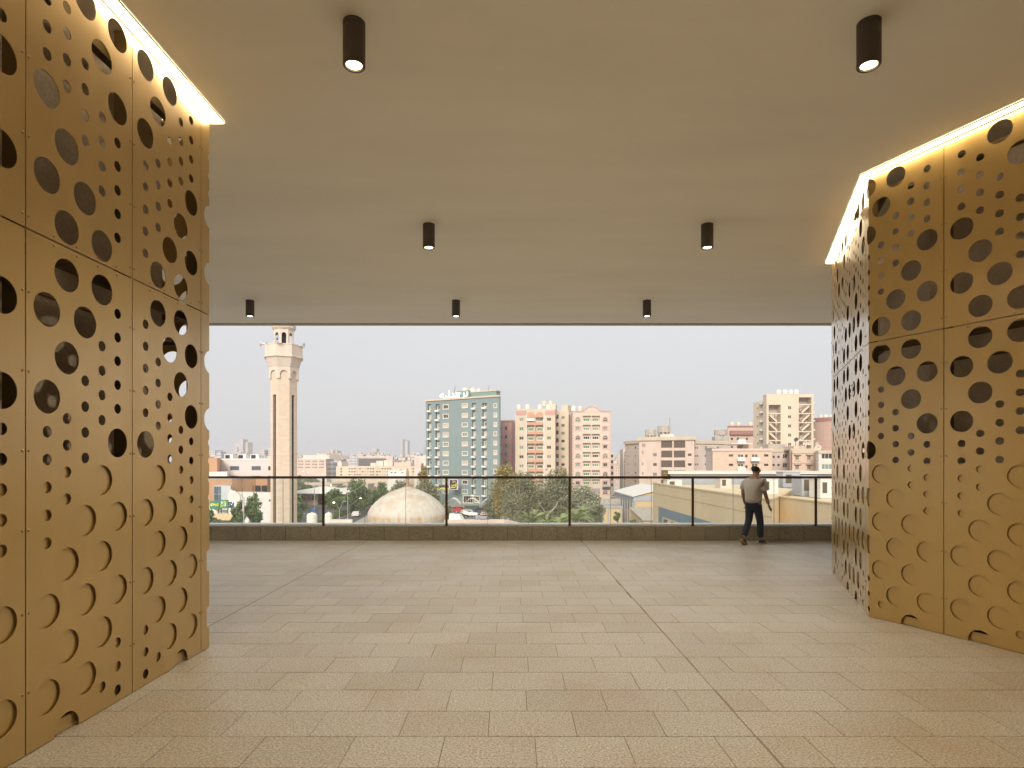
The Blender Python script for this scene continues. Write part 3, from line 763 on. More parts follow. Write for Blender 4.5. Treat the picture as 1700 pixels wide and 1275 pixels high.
def tree(label, px, py0, py1, w, d, lm, n=2600, size=0.26, bark=None, blobs=12, seed=0, group=None, name="leafy_tree", depth=1.0, cone=0.0):
    rnd = random.Random(seed*77+int(px*3)); base = Vector(((px-850)/1000*d, d, G))
    top = EYE + (769-py0)/1000*d - G; bot = max(1.2, EYE + (769-py1)/1000*d - G); hw = w/2000*d
    t = thing(name, label, "tree", base, 0, group)
    bl = []; H = top-bot
    for i in range(blobs):
        f = (i+.5)/blobs; wz = (sin(pi*min(1, f*0.86+.12))**.7) * (1 - cone*f)
        ang = rnd.uniform(0, 2*pi); rr = hw*wz*rnd.uniform(.30, .85)
        r = hw*wz*(rnd.uniform(.22, .40) if blobs > 20 else rnd.uniform(.38, .60)) + .06*hw
        z = bot + H*f; r3 = min(max(r, H*.16), H*.3)
        bl.append(((rr*cos(ang), rr*sin(ang)*depth, min(z, top-r3*.7)), (r, r*depth, r3)))
    leaves(n, bl, size, rnd).build("crown", lm, t)
    tk = MB(); lean = rnd.uniform(-.06, .06)*top
    tr = max(.12, hw*.07)
    tk.tube([(0, 0, 0), (lean*.4, 0, bot*.6), (lean, 0, bot + H*.25), (lean*.6, .1, bot+H*.6)], [tr*1.3, tr, tr*.7, tr*.25], 7)
    for (c, r) in bl[::2]:
        z0 = bot*.7 + (c[2]-bot)*.35; tk.tube([(lean*.6, 0, z0), (c[0]*.5+lean*.4, c[1]*.5, (z0+c[2])/2+.2), c], [tr*.5, tr*.32, tr*.1], 5)
    tk.build("trunk", bark or M_BARK, t)
    return t
def hedge(label, pts, w, h, n, lm, name="hedge"):
    mb = MB(); rnd = random.Random(5)
    L = sum((Vector(pts[i+1])-Vector(pts[i])).length for i in range(len(pts)-1))
    for _ in range(n):
        f = rnd.random()*(len(pts)-1); i = int(f); f -= i; c = Vector(pts[i]).lerp(Vector(pts[i+1]), f)
        p = Vector((c.x+rnd.uniform(-w, w), c.y+rnd.uniform(-.4, .4), G+.1+rnd.random()*h))
        a = Vector((rnd.gauss(0, 1), rnd.gauss(0, 1), rnd.gauss(0, 1))).normalized(); b = a.cross(Vector((rnd.gauss(0, 1), .3, 1))).normalized()
        s = .3*rnd.uniform(.6, 1.3); mb.add([p-a*s, p+b*s*.6, p+a*s, p-b*s*.6], [(0, 1, 2, 3)])
    o = mb.build(name, lm, label=label, cat="hedge"); return o
hedge("long clipped green hedge along the middle of the road with passing cars", [(-43.0, 100), (-45.0, 145), (-48.6, 212)], 1.1, 1.0, 7000, L_DEEP)

# ---------------- minaret (octagonal, about 70 m away)
def octag(r, a0, z): return [(r*cos(a0+pi/4*i), r*sin(a0+pi/4*i), z) for i in range(8)]
mx_, my_ = -26.5, 70.0; th = math.atan2(-70, 26.5); A8 = th - pi/8; k7 = 0.070
zz = lambda py: EYE + (769-py)*k7 - G
mn = thing("minaret", "tall slim beige stone minaret with a round-arched balcony and loudspeakers", "minaret", (mx_, my_, G))
mb = MB(); Rs = 22.2*k7
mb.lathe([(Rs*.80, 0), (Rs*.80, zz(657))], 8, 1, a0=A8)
mb.lathe([(Rs, zz(657)), (Rs, zz(612))], 8, 0, a0=A8)
mb.lathe([(Rs*1.12, 0), (Rs*1.12, 5.0), (Rs*1.0, 5.2)], 8, 0, a0=A8)
fw = 2*Rs*sin(pi/8); ap = Rs*cos(pi/8)
for i in range(8):
    M = Matrix.Rotation(th + pi/4*i + pi/2, 4, 'Z')       # local -y is the outward side
    if i % 2 == 0: mb.box((-fw/2, -ap, 0), (fw/2, -ap*.8, zz(657)-.002), 0, M)
    else:
        mb.box((-fw/2, -ap, 0), (-.235, -ap*.8, zz(657)-.002), 0, M); mb.box((.235, -ap, 0), (fw/2, -ap*.8, zz(657)-.002), 0, M)
mb.build("shaft", [C_MIN, M_dark], mn)
def arch_face(w, z0, z1, aw, az0, az1, t=.14, pointed=True):
    """face with an arched opening between az0 and az1 (apex)"""
    r = aw/2; n = 8; spring = az1 - r*1.15
    L = [(-r, az0), (r, az0)] + [(r*cos(pi*i/(2*n))**(0.9), spring + (az1-spring)*sin(pi*i/(2*n))) for i in range(n+1)] + [(-r*cos(pi*i/(2*n))**0.9, spring + (az1-spring)*sin(pi*i/(2*n))) for i in range(n-1, -1, -1)]
    def inside(x, z):
        c = False; j = len(L)-1
        for i in range(len(L)):
            if (L[i][1] > z) != (L[j][1] > z) and x < (L[j][0]-L[i][0])*(z-L[i][1])/(L[j][1]-L[i][1]) + L[i][0]: c = not c
            j = i
        return c
    return sheet([(-w/2, z0), (w/2, z0), (w/2, z1), (-w/2, z1)], [L], t, inside)
Ra = 24.9*k7; fa = arch_face(2*Ra*sin(pi/8), zz(631), zz(612)+.1, 12.5*k7, zz(640), zz(617.5), .16).mesh("arcade_arch", C_MINP)
Rl = 16.8*k7; la = arch_face(2*Rl*sin(pi/8), zz(576), zz(549), 7.0*k7, zz(575), zz(554.5), .10).mesh("lantern_arch", C_MINP)
for i in range(8):
    a = th + pi/4*i; n = Vector((cos(a), sin(a), 0))
    obj("arcade_arch", fa, mn, n*Ra*cos(pi/8), a+pi/2)
    obj("lantern_arch", la, mn, n*Rl*cos(pi/8), a+pi/2)
MB().lathe([(24.2*k7, zz(612.5)), (25.5*k7, zz(611)), (30.0*k7, zz(597)), (32.4*k7, zz(596)), (32.4*k7, zz(593.5)), (31.4*k7, zz(593)), (31.4*k7, zz(577)), (32*k7, zz(576.4)), (32*k7, zz(575))], 8, a0=A8).build("balcony", C_MINP, mn)
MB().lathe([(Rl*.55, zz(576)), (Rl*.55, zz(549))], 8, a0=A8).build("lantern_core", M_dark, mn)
MB().lathe([(Rl, zz(549)+.002), (19*k7, zz(546)), (19.3*k7, zz(541.5)), (17*k7, zz(541)), (17*k7, zz(538)), (16*k7, zz(530)), (12*k7, zz(518)), (6*k7, zz(508)), (1*k7, zz(503))], 16, a0=A8).build("cap_dome", C_MINP, mn, smooth=False)
MB().lathe([(.05, zz(503)), (.05, zz(490)), (.2, zz(488)), (.05, zz(486)), (.02, zz(478))], 8).build("finial", M_steel, mn)
for dx, dy, pz, ax, lb in ((-28, -8, 572, 180, "grey horn loudspeaker on the minaret balcony pointing away from the blue tower"), (28, -6, 575, 0, "grey horn loudspeaker on the minaret balcony pointing towards the blue tower"), (2, -31, 570, -80, "round horn loudspeaker facing the terrace from the minaret balcony")):
    M = Matrix.Rotation(R(ax), 4, 'Z') @ Matrix.Rotation(R(90), 4, 'Y')
    t = thing("loudspeaker", lb, "loudspeaker", (mx_ + dx*k7, my_ + dy*k7, G+zz(pz)), 0, "horns on the minaret")
    MB().lathe([(.06, -.15), (.07, .1), (.12, .3), (.30, .52), (.31, .54)], 14, cap=False, M=M).build("horn", M_alu, t)
    MB().lathe([(.1, -.25), (.1, -.1), (.04, 0)], 10, M=M).build("driver", W_DK, t)
    MB().box((-.03, -.03, -(zz(pz)-zz(575))), (.03, .03, -.06)).build("bracket", W_DK, t)

# ---------------- mosque hall and dome
mq = thing("mosque_hall", "low cream prayer hall under the stained dome with a stepped parapet", "mosque", (0, 0, G))
mq_t = EYE - 5.95 - G
MB().prism([(-21, 55.5), (0.5, 55.5), (4.2, 62.5), (4.2, 70), (-21, 70)], 0, mq_t - 1.2).build("hall", C_PALE, mq)
for k in range(4):
    x = -6.4 + k*1.42
    MB().box((x+.005, 57.0, mq_t-1.195), (x+1.415, 57.35, mq_t + .62 - (0.0 if k % 2 else .03))).build("parapet_block", C_PINK, mq)
MB().prism([(-.72, 57.0), (1.35, 52.0), (1.6, 52.1), (-.45, 57.1)], mq_t-1.5, mq_t+.60).build("parapet", C_PINK, mq)
MB().box((-17.8, 57.2, mq_t-1.195), (-15.2, 57.5, mq_t+.60)).build("parapet", C_PALE, mq)
MB().prism([(-20.9, 57.4), (-18.2, 57.4), (-18.2, 59), (-20.9, 59)], mq_t-1.195, mq_t+.05).build("plinth", C_PALE, mq)
MB().add([(-6.3, 59, mq_t-1.19), (-4.0, 59, mq_t-1.19), (-5.4, 61, mq_t+.75), (-6.35, 61, mq_t+.75), (-6.3, 62, mq_t-1.19), (-4.0, 62, mq_t-1.19), (-5.2, 62, mq_t+.75), (-6.35, 62, mq_t+.75)],
         [(0, 1, 2, 3), (4, 7, 6, 5), (1, 5, 6, 2), (0, 3, 7, 4), (3, 2, 6, 7)]).build("skylight_box", C_WHITE, mq)
dm_m = mat("dome_plaster", (0.70, 0.665, 0.60), 0.9)
def dome_stain(m):
    n, l = m.node_tree.nodes, m.node_tree.links; b = n['Principled BSDF']
    ge = n.new("ShaderNodeNewGeometry"); mpn = n.new("ShaderNodeMapping"); mpn.inputs['Scale'].default_value = (2.2, 2.2, .35); l.new(ge.outputs['Position'], mpn.inputs[0])
    t = n.new("ShaderNodeTexNoise"); t.inputs['Scale'].default_value = 1.6; t.inputs['Detail'].default_value = 8; t.inputs['Roughness'].default_value = .65; l.new(mpn.outputs[0], t.inputs['Vector'])
    t2 = n.new("ShaderNodeTexNoise"); t2.inputs['Scale'].default_value = .8; t2.inputs['Detail'].default_value = 6; l.new(ge.outputs['Position'], t2.inputs['Vector'])
    sp = n.new("ShaderNodeSeparateXYZ"); l.new(ge.outputs['Position'], sp.inputs[0])
    def mr(v, a, c, lo, hi):
        k = n.new("ShaderNodeMapRange"); k.inputs['From Min'].default_value = a; k.inputs['From Max'].default_value = c; k.inputs['To Min'].default_value = lo; k.inputs['To Max'].default_value = hi; l.new(v, k.inputs['Value']); return k.outputs[0]
    def mul(a, c):
        k = n.new("ShaderNodeMath"); k.operation = 'MULTIPLY'; l.new(a, k.inputs[0]); l.new(c, k.inputs[1]); return k.outputs[0]
    z0 = -3.9
    band = mul(mr(sp.outputs['Z'], z0-.55, z0+.1, 0, 1), mr(sp.outputs['Z'], z0+.1, z0+.55, 1, .0))
    f1 = mul(band, mr(t.outputs['Fac'], .42, .58, .15, 1.0))
    up = mul(mr(sp.outputs['Z'], z0+.3, z0+2.2, .3, 1), mr(t2.outputs['Fac'], .45, .62, 0, .55))
    low = mul(mr(sp.outputs['Z'], z0-1.1, z0-.3, .0, .6), mr(t.outputs['Fac'], .5, .66, 0, 1))
    ad = n.new("ShaderNodeMath"); ad.operation = 'MAXIMUM'; l.new(f1, ad.inputs[0]); l.new(up, ad.inputs[1])
    a2 = n.new("ShaderNodeMath"); a2.operation = 'MAXIMUM'; a2.use_clamp = True; l.new(ad.outputs[0], a2.inputs[0]); l.new(low, a2.inputs[1])
    k = n.new("ShaderNodeMixRGB"); l.new(a2.outputs[0], k.inputs[0]); k.inputs[1].default_value = (.585, .56, .50, 1); k.inputs[2].default_value = (.46, .29, .15, 1)
    l.new(k.outputs[0], b.inputs['Base Color'])
dome_stain(dm_m)
q = .0605
dm = thing("mosque_dome", "broad white plaster dome stained with rusty streaks behind the glass railing", "dome", ((672-850)*q, 62.0, 0))
prof = [(66, 872), (66.2, 856), (65, 850), (61, 843), (53, 834), (43, 826), (32, 819.5), (21, 814.5), (11, 811), (3, 809), (.6, 808.5)]
MB().lathe([(a*q, EYE + (769-b)*q) for a, b in prof[::1]], 56).build("dome_shell", dm_m, dm, smooth=True)
MB().lathe([(68*q, EYE+(769-869)*q-1.2), (68*q, EYE+(769-866)*q-.8)], 56).build("drum", C_PALE, dm)
MB().lathe([(.30, EYE+(769-809.5)*q), (.17, EYE+(769-806)*q), (.15, EYE+(769-786)*q), (.09, EYE+(769-778)*q)], 10).build("finial_post", mat("finial_brown", (0.35, .24, .17), .7), dm)
tank(518, 851, 869.5, 17, 57.5, C_TANKW, "cream water tank on the mosque roof beside the minaret", "tanks on the mosque roof")
tank(545.5, 850.5, 869.5, 12, 57.5, C_TANKW, "narrow cream water tank behind a railing post, next to the low parapet", "tanks on the mosque roof")

# ---------------- blue tower
bt = Bld("blue_tower", "tall blue-grey apartment tower with white trimmed windows and rooftop lettering", 707, 216, 829, 200, 662.5, 17, C_BLUE, t=0.8)
rows = [675.6 + 15.55*i for i in range(10)]
GP = (G_CURT, G_TEAL, G_CURT, G_DARK, G_TEAL)
bt.grid([740, 771.8], rows, 9.9, 6.0, style='trim', panes=GP, frame=W_FR)
bt.grid([822.5], [r - 2.0 for r in rows], 5.2, 5.8, style='trim', panes=GP, frame=W_FR)
for (a, b, c) in ((710, 716.3, 713.2), (723, 730.2, 726.6), (783.4, 790, 786.7), (800.8, 808.3, 804.5)):
    bt.slot(a, b, 669 if a > 760 else 671, 833)
    z0 = bt.z(740, rows[0])
    for i, r in enumerate(rows):
        zz_ = bt.z(740, r); bt.win(c, 0, 4.3, 6.6, style='surf', pane=random.choice(GP), frame=W_FR, y=bt.t-.04, z=zz_ + .1)
        pyc = 769 - (zz_ + bt.base - EYE)/bt.dist(c)*1000
        bt.balcony(c, pyc+4.2, pyc+7.2, b-a+.3, proj=.75)
bt.win(777, 829, 19, 11, style='trim', pane=G_DARK, frame=W_FR); bt.win(792, 829, 8, 10, style='trim', pane=G_DARK, frame=W_FR)
bt.finish(cornice=mat("cornice_sand", (.60, .48, .36), .8), ch=0.55, proud=.35)
MB().box((bt.u(819), -.45, 0), (bt.u(828.6), -.003, bt.H-.4)).build("corner_bay", C_BLUE, bt.root) if False else None
for px in (737, 754.6 , 748): pass
gr = MB()
for p0, p1, t_ in (((747.3, 727), (747.3, 800), .12), ((756.5, 727), (756.5, 800), .12), ((765, 727), (765, 800), .12)):
    x = bt.u(p0[0]); gr.box((x, -.035, bt.z(755, 800)), (x+.14, -.004, bt.z(755, 727)))
for py in (727, 738, 748, 758, 768, 778, 788):
    gr.box((bt.u(747.3)+.141, -.03, bt.z(755, py)-.12), (bt.u(765)-.002, -.005, bt.z(755, py)))
gr.build("facade_grooves", C_TEAL, bt.root)
MB().prism([(bt.u(745), 3), (bt.u(816), 3), (bt.u(812), 7), (bt.u(745), 7)], bt.H+.555, bt.H+2.4).prism([(bt.u(752), 2.0), (bt.u(773), 2.0), (bt.u(773), 2.99), (bt.u(752), 2.99)], bt.H+.553, bt.H+3.2).build("roof_house", C_TEAL, bt.root)
MB().prism([(bt.u(744), 2.8), (bt.u(817), 2.8), (bt.u(813), 7.2), (bt.u(744), 7.2)], bt.H+2.405, bt.H+2.75).build("roof_slab", mat("cornice_sand", (.6, .48, .36)), bt.root)
def text(s, size, m, root, loc, name="lettering", ext=.05, rz=0.0, align='CENTER', sx=1.0):
    cu = bpy.data.curves.new(name, 'FONT'); cu.body = s; cu.size = size; cu.extrude = ext; cu.align_x = align; cu.align_y = 'CENTER'
    to = bpy.data.objects.new(name, cu); COL.objects.link(to); bpy.context.view_layer.update()
    me = bpy.data.meshes.new_from_object(to.evaluated_get(bpy.context.evaluated_depsgraph_get())); bpy.data.objects.remove(to)
    me.materials.clear(); me.materials.append(m)
    o = obj(name, me, root, loc); o.rotation_euler = (R(90), 0, rz); o.scale = (sx, 1, 1); return o
M_SIGNW = mat("sign_white_lit", (.9, .9, .9), .5, emit=(1, 1, 1), estr=.45)
rs = thing("rooftop_sign", "white lit Arabic lettering along the roof edge of the blue tower", "sign", (bt.A.x, bt.A.y, G + bt.H + .6), math.atan2(bt.D.y, bt.D.x))
text("\ufeea\ufef4\ufedf\ufeaa\ufecb", 3.6, M_SIGNW, rs, (bt.u(745.5), .4, 1.3), "lettering", .12, sx=1.15)
text("\ufe9d\ufeae\ufe91", 3.9, M_SIGNW, rs, (bt.u(765.5), .4, 1.5), "lettering", .12, sx=1.1)
fr_ = MB()
for px in range(733, 775, 4): fr_.box((bt.u(px), .55, 0), (bt.u(px)+.08, .63, 2.2))
fr_.box((bt.u(732), .5, .1), (bt.u(774), .54, .2)); fr_.build("support_frame", M_alu, rs)
for i, px in enumerate((754, 810)):
    t = thing("roof_antenna", ("thin mast above the lettering on the blue tower", "thin mast at the far corner of the blue tower roof")[i], "antenna", (*W(px, 653, 206).xy, W(px, 653, 206).z))
    MB().tube([(0, 0, 0), (.2, 0, 1.4), (.5, 0, 2.8)], [.12, .09, .05], 6).build("mast", W_DK, t)
for i, (px, w) in enumerate(((772, 9), (785, 9))):
    t = thing("roof_tank_frame", ("pyramid topped cream tank cover on the blue tower, nearer the lettering", "pyramid topped cream tank cover on the blue tower, farther from the lettering")[i], "water tank", (*W(px, 652.5, 212).xy, W(px, 652.5, 212).z))
    MB().lathe([(1.5, -.6), (1.5, .5), (.8, 1.7), (.1, 2.0)], 6).build("cover", C_TANK, t)
tank(794.5, 645.5, 653, 6.5, 211, C_TANKW, "white tank with dark lid on the blue tower roof", "tanks on the blue tower roof")
# sign boards on the tower
sg = thing("shop_sign", "square black board with yellow Arabic words and violet glowing border on the blue tower", "sign", (*W(754.5, 804, 205).xy, W(754.5, 804, 205).z), math.atan2(bt.D.y, bt.D.x))
MB().box((-1.6, -.5, -1.6), (1.6, -.3, 1.5)).build("board", mat("sign_black", (.02, .02, .035), .5), sg)
vb = MB()
for a, b in (((-1.75, -.55, -1.75), (1.75, -.28, -1.6)), ((-1.75, -.55, 1.5), (1.75, -.28, 1.65)), ((-1.75, -.55, -1.6), (-1.6, -.28, 1.5)), ((1.6, -.55, -1.6), (1.75, -.28, 1.5))): vb.box(a, b)
vb.build("border", mat("sign_violet", (.5, .35, .8), .5, emit=(.62, .42, 1.0), estr=.75), sg)
M_SY = mat("sign_yellow", (.8, .65, .02), .5, emit=(1.0, .8, .05), estr=.45)
text("\ufe8d\ufead\ufe8d\ufea9", 1.0, M_SY, sg, (.15, -.52, 1.0), ext=.02)
text("\ufef2\ufe92\ufef4\ufedb", 1.25, M_SY, sg, (.25, -.52, .1), ext=.02)
text("\ufe93\ufeae\ufe98\ufeb4\ufef7\ufee1", 1.25, M_SY, sg, (0, -.52, -.8), ext=.02)
s2 = thing("shop_sign", "long dark band with yellow Arabic word partly behind a railing post", "sign", (*W(738, 808.5, 205).xy, W(738, 808.5, 205).z), math.atan2(bt.D.y, bt.D.x))
MB().box((-1.9, -.5, -.55), (1.9, -.35, .55)).build("board", mat("sign_black", (.02, .02, .035), .5), s2)
text("\ufef2\ufeb4\ufedb\ufe8e\ufe97", 1.7, M_SY, s2, (0, -.55, 0), ext=.02, sx=1.2)

# ---------------- rose slab building behind
pb = Bld("rose_building", "narrow rose coloured apartment block squeezed beside the blue tower", 828.5, 232, 849, 228, 699.5, 18, C_ROSE)
pb.grid([840], [711 + 14.3*i for i in range(7)], 5, 5.5, panes=(G_GRN, G_DARK, G_TEAL), frame=W_GRN)
pb.grid([831.5], [711 + 14.3*i for i in range(7)], 1.8, 3, panes=(G_DARK,))
pb.finish(cornice=mat("cornice_sand", (.6, .48, .36)), ch=.5, proud=.3)

# ---------------- beige and terracotta balcony building
tb = Bld("balcony_building", "beige apartment block with terracotta balcony bays and green windows", 855.3, 214, 921.8, 212, 689, 16, C_SAND, t=1.1)
rows = [696.6 + 15.45*i for i in range(9)]
GG = (G_GRN, G_DARK, G_GRN, G_TEAL)
tb.grid([865.6, 911.4], rows, 7.6, 5.6, panes=GG, frame=W_FR)
for c in (880.9, 896):
    for i, r in enumerate(rows):
        tb.slot(c-6.7, c+6.7, r-6.0, r+4.4)
        tb.win(c, r+.6, 9.8, 5.2, style='surf', pane=random.choice(GG), frame=W_FR, y=tb.t-.06)
tb.finish()
for i, r in enumerate(rows):
    z_ = tb.z(888, r)
    if tb.z(888, r+10.4) > 0: tb.box("balcony_wall", 873.6, 904.0, r+4.6, r+9.0, -.25, -.003, C_TERRA if i else C_TERRA)
for i, c in enumerate((873.9, 888.4, 903.2)):
    tb.box("pilaster", c-.8, c+.8, 700 if i == 1 else 688, 835, -.2 - .003*i, -.26 - .05, C_TERRA if i == 1 else C_WHITE)
tb.box("top_panel", 874.9, 887.4, 690.5, 699, -.12, -.004, C_WHITE); 
gp = MB()
for c in (881, 896):
    x0, x1, z0 = tb.u(c-7), tb.u(c+7), tb.z(888, 689); xm = (x0+x1)/2
    v = [(x0, 0, z0-.9), (x1, 0, z0-.9), (x1, 0, z0), (xm+.5, 0, z0+1.1), (xm-.5, 0, z0+1.1), (x0, 0, z0)]
    gp.add([(a, -.3, c_) for a, b, c_ in v] + [(a, .2, c_) for a, b, c_ in v], [(0, 1, 2, 3, 4, 5), (11, 10, 9, 8, 7, 6)] + [(i, 6+i, 6+(i+1) % 6, (i+1) % 6) for i in range(6)])
gp.build("gable_parapet", C_TERRA, tb.root)
for a, b in ((857, 873), (905, 921.5)): tb.box("roof_band", a, b, 681.5, 688.9, -.12, .5, C_ROSE)
MB().box((tb.u(856.5), .6, tb.H), (tb.u(921), 9, tb.H+2.2)).build("roof_house", C_SAND, tb.root)
gpl = "tanks on the balcony building"
for i, (px, w, m) in enumerate(((861, 7, C_TANKW), (875.5, 8, C_TANKW), (896, 7, C_TANKW), (910, 7.5, C_TANKW))):
    tank(px, 671.5, 679, w, 219, m, f"{('first','second','third','fourth')[i]} pale water tank from the left on the terracotta balcony building", gpl)
for i, px in enumerate((903.5, 914)): tank(px, 665.5, 675, 7.5, 222, C_TANK, f"tan water tank standing {('above the third','above the fourth')[i]} pale tank on the terracotta building", gpl)
MB().box((tb.u(906), 6, tb.H+2.201), (tb.u(920.5), 13, tb.H+4.4)).build("tank_platform", C_SAND, tb.root)
# recessed stair part and slim tower
st = Bld("slim_tan_tower", "slim tan stair tower with dark open bays between the two balcony buildings", 921.8, 224, 944, 222, 682, 14, C_SAND)
for i in range(9): st.win(925.2, 692 + 13*i, 4.6, 6.6, pane=M_dark, frame=W_DK)
for i in range(10): st.win(934.6, 693.3 + 13*i, 6, 4.6, pane=random.choice((G_TEAL, G_DARK, G_GRN)), frame=W_GRN)
st.finish(); st.box("tower_top", 930.5, 941.2, 672, 681.9, 1.0, 7, C_SAND)

# ---------------- pink brick building with arches
ab = Bld("arched_window_building", "pink brick apartment block with arched windows and a curved roof gable", 950.3, 208, 1014, 208, 684, 15, C_BRICKPINK, t=1.0)
for i in range(9):
    r = 696.3 + 15.1*i
    for c in (959.3, 1004.8):
        if i % 2 == 0: ab.win(c, r, 6.2, 6.0, style='arch', pane=random.choice((G_GRN, G_DARK)), frame=W_FR)
        else: ab.win(c, r, 6.6, 5.6, style='brick', pane=random.choice((G_TEAL, G_DARK, G_GRN)), frame=W_FR)
    for c in (974.2, 989.3):
        if i < 9:
            ab.slot(c-6.6, c+6.6, r-6.2, r+3.0)
            ab.win(c, r+.2, 10.6, 4.8, style='surf', pane=random.choice(GG + (G_TEAL,)), frame=W_FR, y=ab.t-.06)
ab.finish()
rb = MB(); xm = ab.u(982.5); z0 = ab.H
pts = [(ab.u(950.3), 0), (xm-4, 0), (xm-2.6, .35), (xm-1.4, 1.3), (xm, 1.7), (xm+1.4, 1.3), (xm+2.6, .35), (xm+4, 0), (ab.u(1014), 0)]
for i in range(len(pts)-1):
    (xa, za), (xb, zb) = pts[i], pts[i+1]
    rb.add([(xa, y, z0+za+k) for y in (-.2, .5) for k in (0.02, .4)] + [(xb, y, z0+zb+k) for y in (-.2, .5) for k in (0.02, .4)], [(0, 4, 5, 1), (2, 3, 7, 6), (1, 5, 7, 3), (0, 2, 6, 4), (0, 1, 3, 2), (4, 6, 7, 5)])
rb.build("roof_band", C_ROSE, ab.root)
g2 = MB(); n = len(pts)-2
core_ = [(x, z) for x, z in pts[1:-1]]
g2.add([(x, -.1, z0+z+.015) for x, z in core_] + [(x, .3, z0+z+.015) for x, z in core_], [tuple(range(len(core_))), tuple(range(2*len(core_)-1, len(core_)-1, -1))]); g2.build("gable", C_BRICKPINK, ab.root)
qn = MB()
for sx in (ab.u(950.3)+.03, ab.u(1014)-.43):
    for i in range(60):
        if i % 2: qn.box((sx, -.05, .3+i*.52), (sx+.4, -.003, .78+i*.52))
qn.build("quoins", C_ROSE, ab.root, kind='stuff')
for i, (a, b) in enumerate(((966.5, 981.5), (982, 997))):
    pass
MB().box((ab.u(1000), -.4, ab.z(1005, 812.5)), (ab.u(1012.5), -.1, ab.z(1005, 808))).build("shop_board", mat("sign_darkblue", (.04, .045, .08), .5), ab.root)
MB().box((ab.u(983.3), -.12, ab.z(989, 819)), (ab.u(995.5), -.02, ab.z(989, 811))).build("poster", mat("poster_mauve", (.36, .27, .30), .7), ab.root)
# its side wall running back
sw = Bld("arched_building_wing", "shaded tan side wing of the pink brick block with small window slits", 942.5, 232, 950.2, 209, 688, 4, C_BROWNPINK, t=.3)  # shade of the side face put into its colour, darker than the brick front
for i in range(9): sw.win(946, 697+14.5*i, 1.6, 5, pane=G_DARK)
sw.finish()
for i, (px, w) in enumerate(((952, 8), (963, 8.2), (985, 6.5))):
    tank(px, 674, 682.5, w, 214, C_TANK if i == 1 else C_TANKW, f"{('first','second','third')[i]} water tank from the left on the pink brick building", "tanks on the pink brick building")

# ---------------- buildings in the gap
gb = Bld("balcony_stack_building", "narrow dark building edge with stacked balconies behind the pink brick block", 1013.5, 248, 1019, 248, 750, 10, C_PALE)
for i in range(6): gb.win(1016.2, 757+9.6*i, 3.6, 5, pane=G_DARK)
gb.finish()
g3 = Bld("sand_block", "plain sand coloured low block seen through the gap beside the pink brick building", 1019, 285, 1033.5, 285, 772.5, 14, C_PINK)
for i in range(5): g3.grid([1023, 1026.5], [777+4.6*i], 1.6, 1.6, panes=(C_BROWNPINK,))
g3.finish(cornice=C_BEIGE, ch=.4)
g4 = Bld("far_gap_block", "pale pink far block rising in the gap beyond the sand coloured block", 1026.5, 420, 1034.5, 420, 753, 16, C_PINK); g4.finish()
g5 = Bld("green_awning_building", "thin pink building edge with green and orange balcony awnings", 1034.2, 236, 1039, 236, 745.5, 12, C_PALE)
M_AWG = mat("awning_green", (.02, .12, .05), .7); M_AWO = mat("awning_orange", (.4, .16, .06), .7)
for i in range(6):
    g5.box("balcony_shade", 1036.3, 1038.6, 750.2+9.9*i, 754+9.9*i, -.2, -.02, M_AWO); g5.box("balcony_shade", 1036.3, 1038.6, 755.2+9.9*i, 757.8+9.9*i, -.22, -.02, M_AWG)
g5.finish()

# ---------------- six storey concrete building
e1 = Bld("panelled_building_wing", "stepped grey-pink wing of the big glazed balcony building", 1037.5, 222, 1061, 212, 737, 14, C_GREYPINK)
e1.grid([1054.6], [743, 757.3, 771, 785.2, 799], 5, 3.9, panes=(G_DARK, G_BRN, G_CURT))
e1.grid([1041, 1043.5], [743.5, 757.3, 771, 785.2], 1.1, 3, panes=(G_BRN,))
e1.finish(cornice=C_BEIGE, ch=1.1, proud=.4)
e2 = Bld("glazed_balcony_building", "broad pinkish apartment building with large brown glazed balconies", 1061.3, 196, 1152.5, 188, 731, 16, C_PINK, t=.6)
rows = [755, 771.2, 787.3, 803]
e2.grid([1087.2], rows, 6.2, 4.4, panes=(G_BRN, G_TEAL)); e2.grid([1145], rows, 6, 4.4, panes=(G_DARK, G_BRN))
e2.grid([1067, 1070], [739.5], 1.1, 5, panes=(C_BROWNPINK,)); e2.grid([1067], [751, 770, 786], 1.1, 4, panes=(C_BROWNPINK,))
for c in (1106.7, 1128):
    for r in (737.7, 753.8, 770, 786.2, 802): e2.win(c, r, 18.4, 11.6, pane=G_BRN, frame=W_DK)
e2.finish(cornice=C_BEIGE, ch=1.15, proud=.5)
for c in (1096.2, 1117.4, 1138.8): e2.box("pier", c-.7, c+.7, 731.5, 820, -.25, -.003, C_PINK)
for i, (px, a, b, w) in enumerate(((1080.2, 713.5, 723.5, 19), (1102.2, 707.2, 718, 21.5))):
    p = W(px, b, 200); h = (b-a)*.2; r = w*.1
    t = thing("concrete_tank", ("lower octagonal concrete water tank on the glazed balcony building", "taller octagonal concrete water tank with an antenna on the glazed balcony building")[i], "water tank", p)
    MB().lathe([(r, 0), (r, h)], 8, a0=.3).build("tank_wall", C_CONC, t)
    for k in range(8):
        a_ = .3+k*pi/4; MB().box((r*.85*cos(a_)-.2, r*.85*sin(a_)-.2, -.6), (r*.85*cos(a_)+.2, r*.85*sin(a_)+.2, -.003)).build("leg", C_CONC, t)
    MB().box((-r*.7, -r*.7, -3.2 if i else -2.0), (r*(1.35 if i else .7), r*.7, -.605)).build("tank_house", C_PALE, t)
    if i: MB().tube([(r*.9, 0, h), (r*.9, 0, h+2.6)], .06, 5).build("antenna", W_DK, t)
